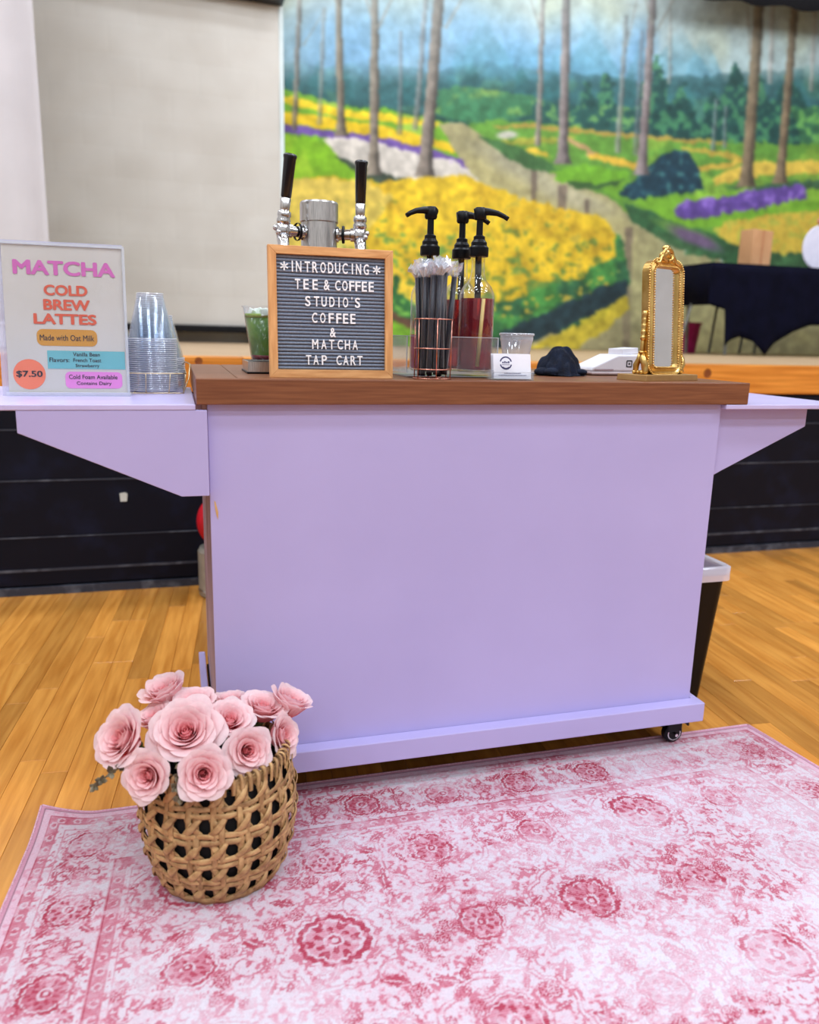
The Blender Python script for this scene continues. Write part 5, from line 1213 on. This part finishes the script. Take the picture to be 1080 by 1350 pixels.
# roses: petals grown along a curled profile
def petal_mesh(t, k, seed, R, tight):
    rr = random.Random(seed); L = (.027+.027*t)*R; r0 = (.0022+.005*t)*R
    th0 = math.radians(12+64*t**.8); th1 = math.radians(-12+(46 if not tight else 34)*t); th2 = math.radians(-16+(118 if not tight else 92)*t**1.1)
    w_ = (1.5*(1-t)**1.2+.80); nv, nu = 11, 10
    prof = [(r0, 0)]; r, z = r0, .004*R*(1-t)
    prof = [(r, z)]
    for j in range(1, nv+1):
        v = j/nv; th = th0+(th1-th0)*min(1, v/.38) if v < .6 else th1+(th2-th1)*((v-.6)/.4)**1.2
        r += math.sin(th)*L/nv; z += math.cos(th)*L/nv; prof.append((max(r, .0012*R), z))
    vs = []; cols = []; ph = rr.uniform(0, 6)
    pale = np.array(lin((255, 231, 231))); pink = np.array(lin((255, 190, 194))); deep = np.array(lin((255, 140, 146)))
    for j in range(nv+1):
        for i in range(nu+1):
            u = i/nu*2-1; v = j/nv; tip = v*(1-.20*u*u*v-.05*abs(u)); jj = tip*nv; a_ = int(min(jj, nv-1)); f_ = jj-a_
            r = prof[a_][0]*(1-f_)+prof[a_+1][0]*f_; z = prof[a_][1]*(1-f_)+prof[a_+1][1]*f_
            wv = w_*(.55+.5*math.sin(PI*min(v*1.15, 1)*.62)); an = u*wv*(1 if t < .3 else 1/(1+.3*v))
            roll = .0035*R*t*(abs(u)**3)*v; wav = .0013*R*(t*.9+.15)*math.sin(4*u+ph)*v*v+.0007*R*math.sin(9*u+ph*2)*v**3
            r2 = r+roll+wav*.5; vs.append((r2*math.cos(an), r2*math.sin(an), z-roll*.6+wav))
            e = min(1, v*.75+t*.35)**1.3
            c = deep*(1-e)+pink*e if e < .55 else pink*(1-(e-.55)/.45)+pale*((e-.55)/.45)
            if t < .3: c = c*.6+deep*.25+pink*.15
            cols.append(c)
    fs = [(j*(nu+1)+i, j*(nu+1)+i+1, (j+1)*(nu+1)+i+1, (j+1)*(nu+1)+i) for j in range(nv) for i in range(nu)]
    o = MB().add(vs, fs, cols).build('petal', m_petal); me = o.data; bpy.data.objects.remove(o)
    for p_ in me.polygons: p_.use_smooth = True
    return me
m_petal = M('rose_petal', (246, 244, 244), .6, col2=(255, 255, 255), ns=120, attr='Col', bump=.1, bs=400, spec=.2)
nt_ = m_petal.node_tree; tl_ = nt_.nodes.new('ShaderNodeBsdfTranslucent'); mx_ = nt_.nodes.new('ShaderNodeMixShader'); mx_.inputs[0].default_value = .42
pb_ = nt_.nodes['Principled BSDF']; nt_.links.new(pb_.inputs['Base Color'].links[0].from_socket, tl_.inputs[0])
nt_.links.new(pb_.outputs[0], mx_.inputs[1]); nt_.links.new(tl_.outputs[0], mx_.inputs[2]); nt_.links.new(mx_.outputs[0], nt_.nodes['Material Output'].inputs[0])
m_stem = M('green_stem', (70, 92, 48), .6, col2=(90, 110, 60), ns=40)
def make_rose(kind):
    n, R, tight = ((34, 1.0, False), (30, .92, True), (38, 1.06, False))[kind]
    out = []
    for k in range(n):
        t = (k/(n-1))**.8; me = petal_mesh(t, k, kind*100+k, R, tight); out.append((me, k*2.399+random.uniform(-.15, .15), random.uniform(-.08, .08)*t))
    return out
PROTO = [make_rose(0), make_rose(1), make_rose(2)]
calyx_me = mesh_of(MB().lathe([(.001, -.012), (.006, -.010), (.0085, -.002), (.006, .001)], 12), 'calyx', m_stem)
roses = [  # px, py, distance plane Y, px radius, facing (toward camera x, y(-1 = viewer), z), proto, label
    (220, 916, -.07, 35, (-.35, -.08, 1.0), 1, 'pink rose standing highest at the back left of the basket, seen from side'),
    (166, 976, -.20, 38, (-.75, -.55, .75), 2, 'pink rose at far left of the basket, leaning out over the rim'),
    (206, 950, -.12, 28, (-.4, -.1, 1), 1, 'darker pink rose tucked behind the leftmost rose'),
    (246, 968, -.20, 43, (-.1, -.75, .9), 2, 'largest pale pink rose in the middle of the basket'),
    (256, 932, -.11, 31, (-.05, -.2, 1.0), 0, 'pink rose facing up behind the largest rose'),
    (197, 1022, -.262, 33, (-.45, -.9, .35), 0, 'pink rose drooping over the front left rim, above the sprig'),
    (268, 1020, -.282, 35, (.05, -1, .45), 0, 'pink rose with deep pink heart hanging over the front rim'),
    (302, 952, -.17, 31, (.15, -.5, .9), 0, 'pink rose squeezed right of the largest rose'),
    (326, 990, -.235, 32, (.2, -.95, .5), 0, 'pink rose with a coral bud heart above the front right rim'),
    (304, 930, -.09, 27, (0, .1, 1), 1, 'small pink rose low at the back, by the cart panel'),
    (346, 938, -.13, 31, (.25, -.15, 1), 0, 'pink rose opened upward beside the upright rose at right'),
    (369, 971, -.17, 29, (.75, -.55, .35), 0, 'pink rose facing sideways above the right rim'),
    (381, 930, -.11, 33, (.5, -.05, 1), 1, 'pale pink rose turned away, topmost at the right of the bouquet')]
R0 = .047
for px, py, Y, pr2, fac, kd, lab in roses:
    c0 = at(px, py, Y=Y); dist = (c0-CC).dot(FW); Rm = pr2*dist/CF; s = Rm*1.15/(.042 if kd == 1 else .047); F = Vector(fac).normalized()
    q = Vector((0, 0, 1)).rotation_difference(F); g0 = thing('rose', lab, 'rose', c0-F*.018*s, q.to_euler(), 'pink roses in the woven basket'); g0.scale = (s,)*3
    sx = random.uniform(0, 6)
    for me, ph, tl in PROTO[kd]:
        o = bpy.data.objects.new('petal', me); COL.objects.link(o); o.parent = g0; o.rotation_euler = (0, tl, ph+sx)
    o = bpy.data.objects.new('calyx', calyx_me); COL.objects.link(o); o.parent = g0
    # stem bends down into the basket (built in the rose's own space)
    inv = q.inverted(); foot = Vector((BX+(c0.x-BX)*.35, BY+(c0.y-BY)*.35, .06)); b0 = c0-F*.018*s
    P = []
    for t in np.linspace(0, 1, 9):
        a_ = b0-F*.010*s; b_ = a_-F*.03*s; c_ = foot.lerp(b_, .3); w1 = a_.lerp(b_, t); w2 = b_.lerp(foot, t); P.append(w1.lerp(w2, t))
    MB().tube([(inv @ (p-b0))/s for p in P], .0022, 8).build('stem', m_stem, g0, smooth=True)
# dusty leaf sprigs
m_sprig = M('dusty_brown_leaf', (84, 72, 52), .45, col2=(134, 122, 96), ns=60)
def sprig(pts, leaves, lab, seed, size=.012):
    rr = random.Random(seed); c = [Vector(p) for p in pts]; g0 = thing('leaf_sprig', lab, 'sprig', c[0], group='brown leaf sprigs among the roses')
    MB().tube([p-c[0] for p in c], [.0014]*len(c), 6).build('twig', m_sprig, g0, smooth=True)
    for k in range(leaves):
        t = (k+.6)/leaves*(len(c)-1); i = min(int(t), len(c)-2); p = c[i].lerp(c[i+1], t-i)-c[0]
        for m_ in range(4):
            a_ = m_*PI/2+k+rr.uniform(-.3, .3); d = Vector((math.cos(a_), math.sin(a_)*.5-.5, math.sin(a_)*.8+.2)).normalized(); L = size*rr.uniform(.7, 1.1)
            sd_ = d.cross(Vector((.2, -.9, .4))).normalized(); up = sd_.cross(d); vs = []
            for j in range(6):
                v = j/5; wdt = L*.34*math.sin(PI*min(1, v*.9+.08))
                for u in (-1, 0, 1): vs.append(p+d*L*v+sd_*wdt*u+up*(.0018*u*u+.002*v*v-.0008))
            o = MB().add(vs, [(j*3+i_, j*3+i_+1, (j+1)*3+i_+1, (j+1)*3+i_) for j in range(5) for i_ in range(2)]).build('leaf', m_sprig, g0, smooth=True)
            o.modifiers.new('s', 'SOLIDIFY').thickness = .0006
sprig([at(185, 1003, Y=-.225), at(165, 1008, Y=-.24), at(148, 1018, Y=-.25), at(132, 1030, Y=-.255), at(122, 1041, Y=-.255)], 5, 'brown leaf sprig sticking out past the left rim of the basket', 1, .014)
sprig([at(242, 1000, Y=-.25), at(236, 1020, Y=-.278), at(232, 1040, Y=-.296), at(240, 1058, Y=-.30)], 4, 'bronze leaf sprig hanging over the front of the basket', 2, .014)
sprig([at(200, 960, Y=-.12), at(180, 940, Y=-.11), at(168, 938, Y=-.10)], 2, 'tiny twig peeping above the leftmost rose', 3, .008)
sprig([at(332, 975, Y=-.15), at(330, 957, Y=-.14), at(334, 948, Y=-.14)], 3, 'dark leaf sprig between the roses right of centre', 4, .011)
sprig([at(225, 952, Y=-.13), at(216, 944, Y=-.12), at(212, 938, Y=-.11)], 2, 'dark leaf sprig under the highest rose', 5, .010)
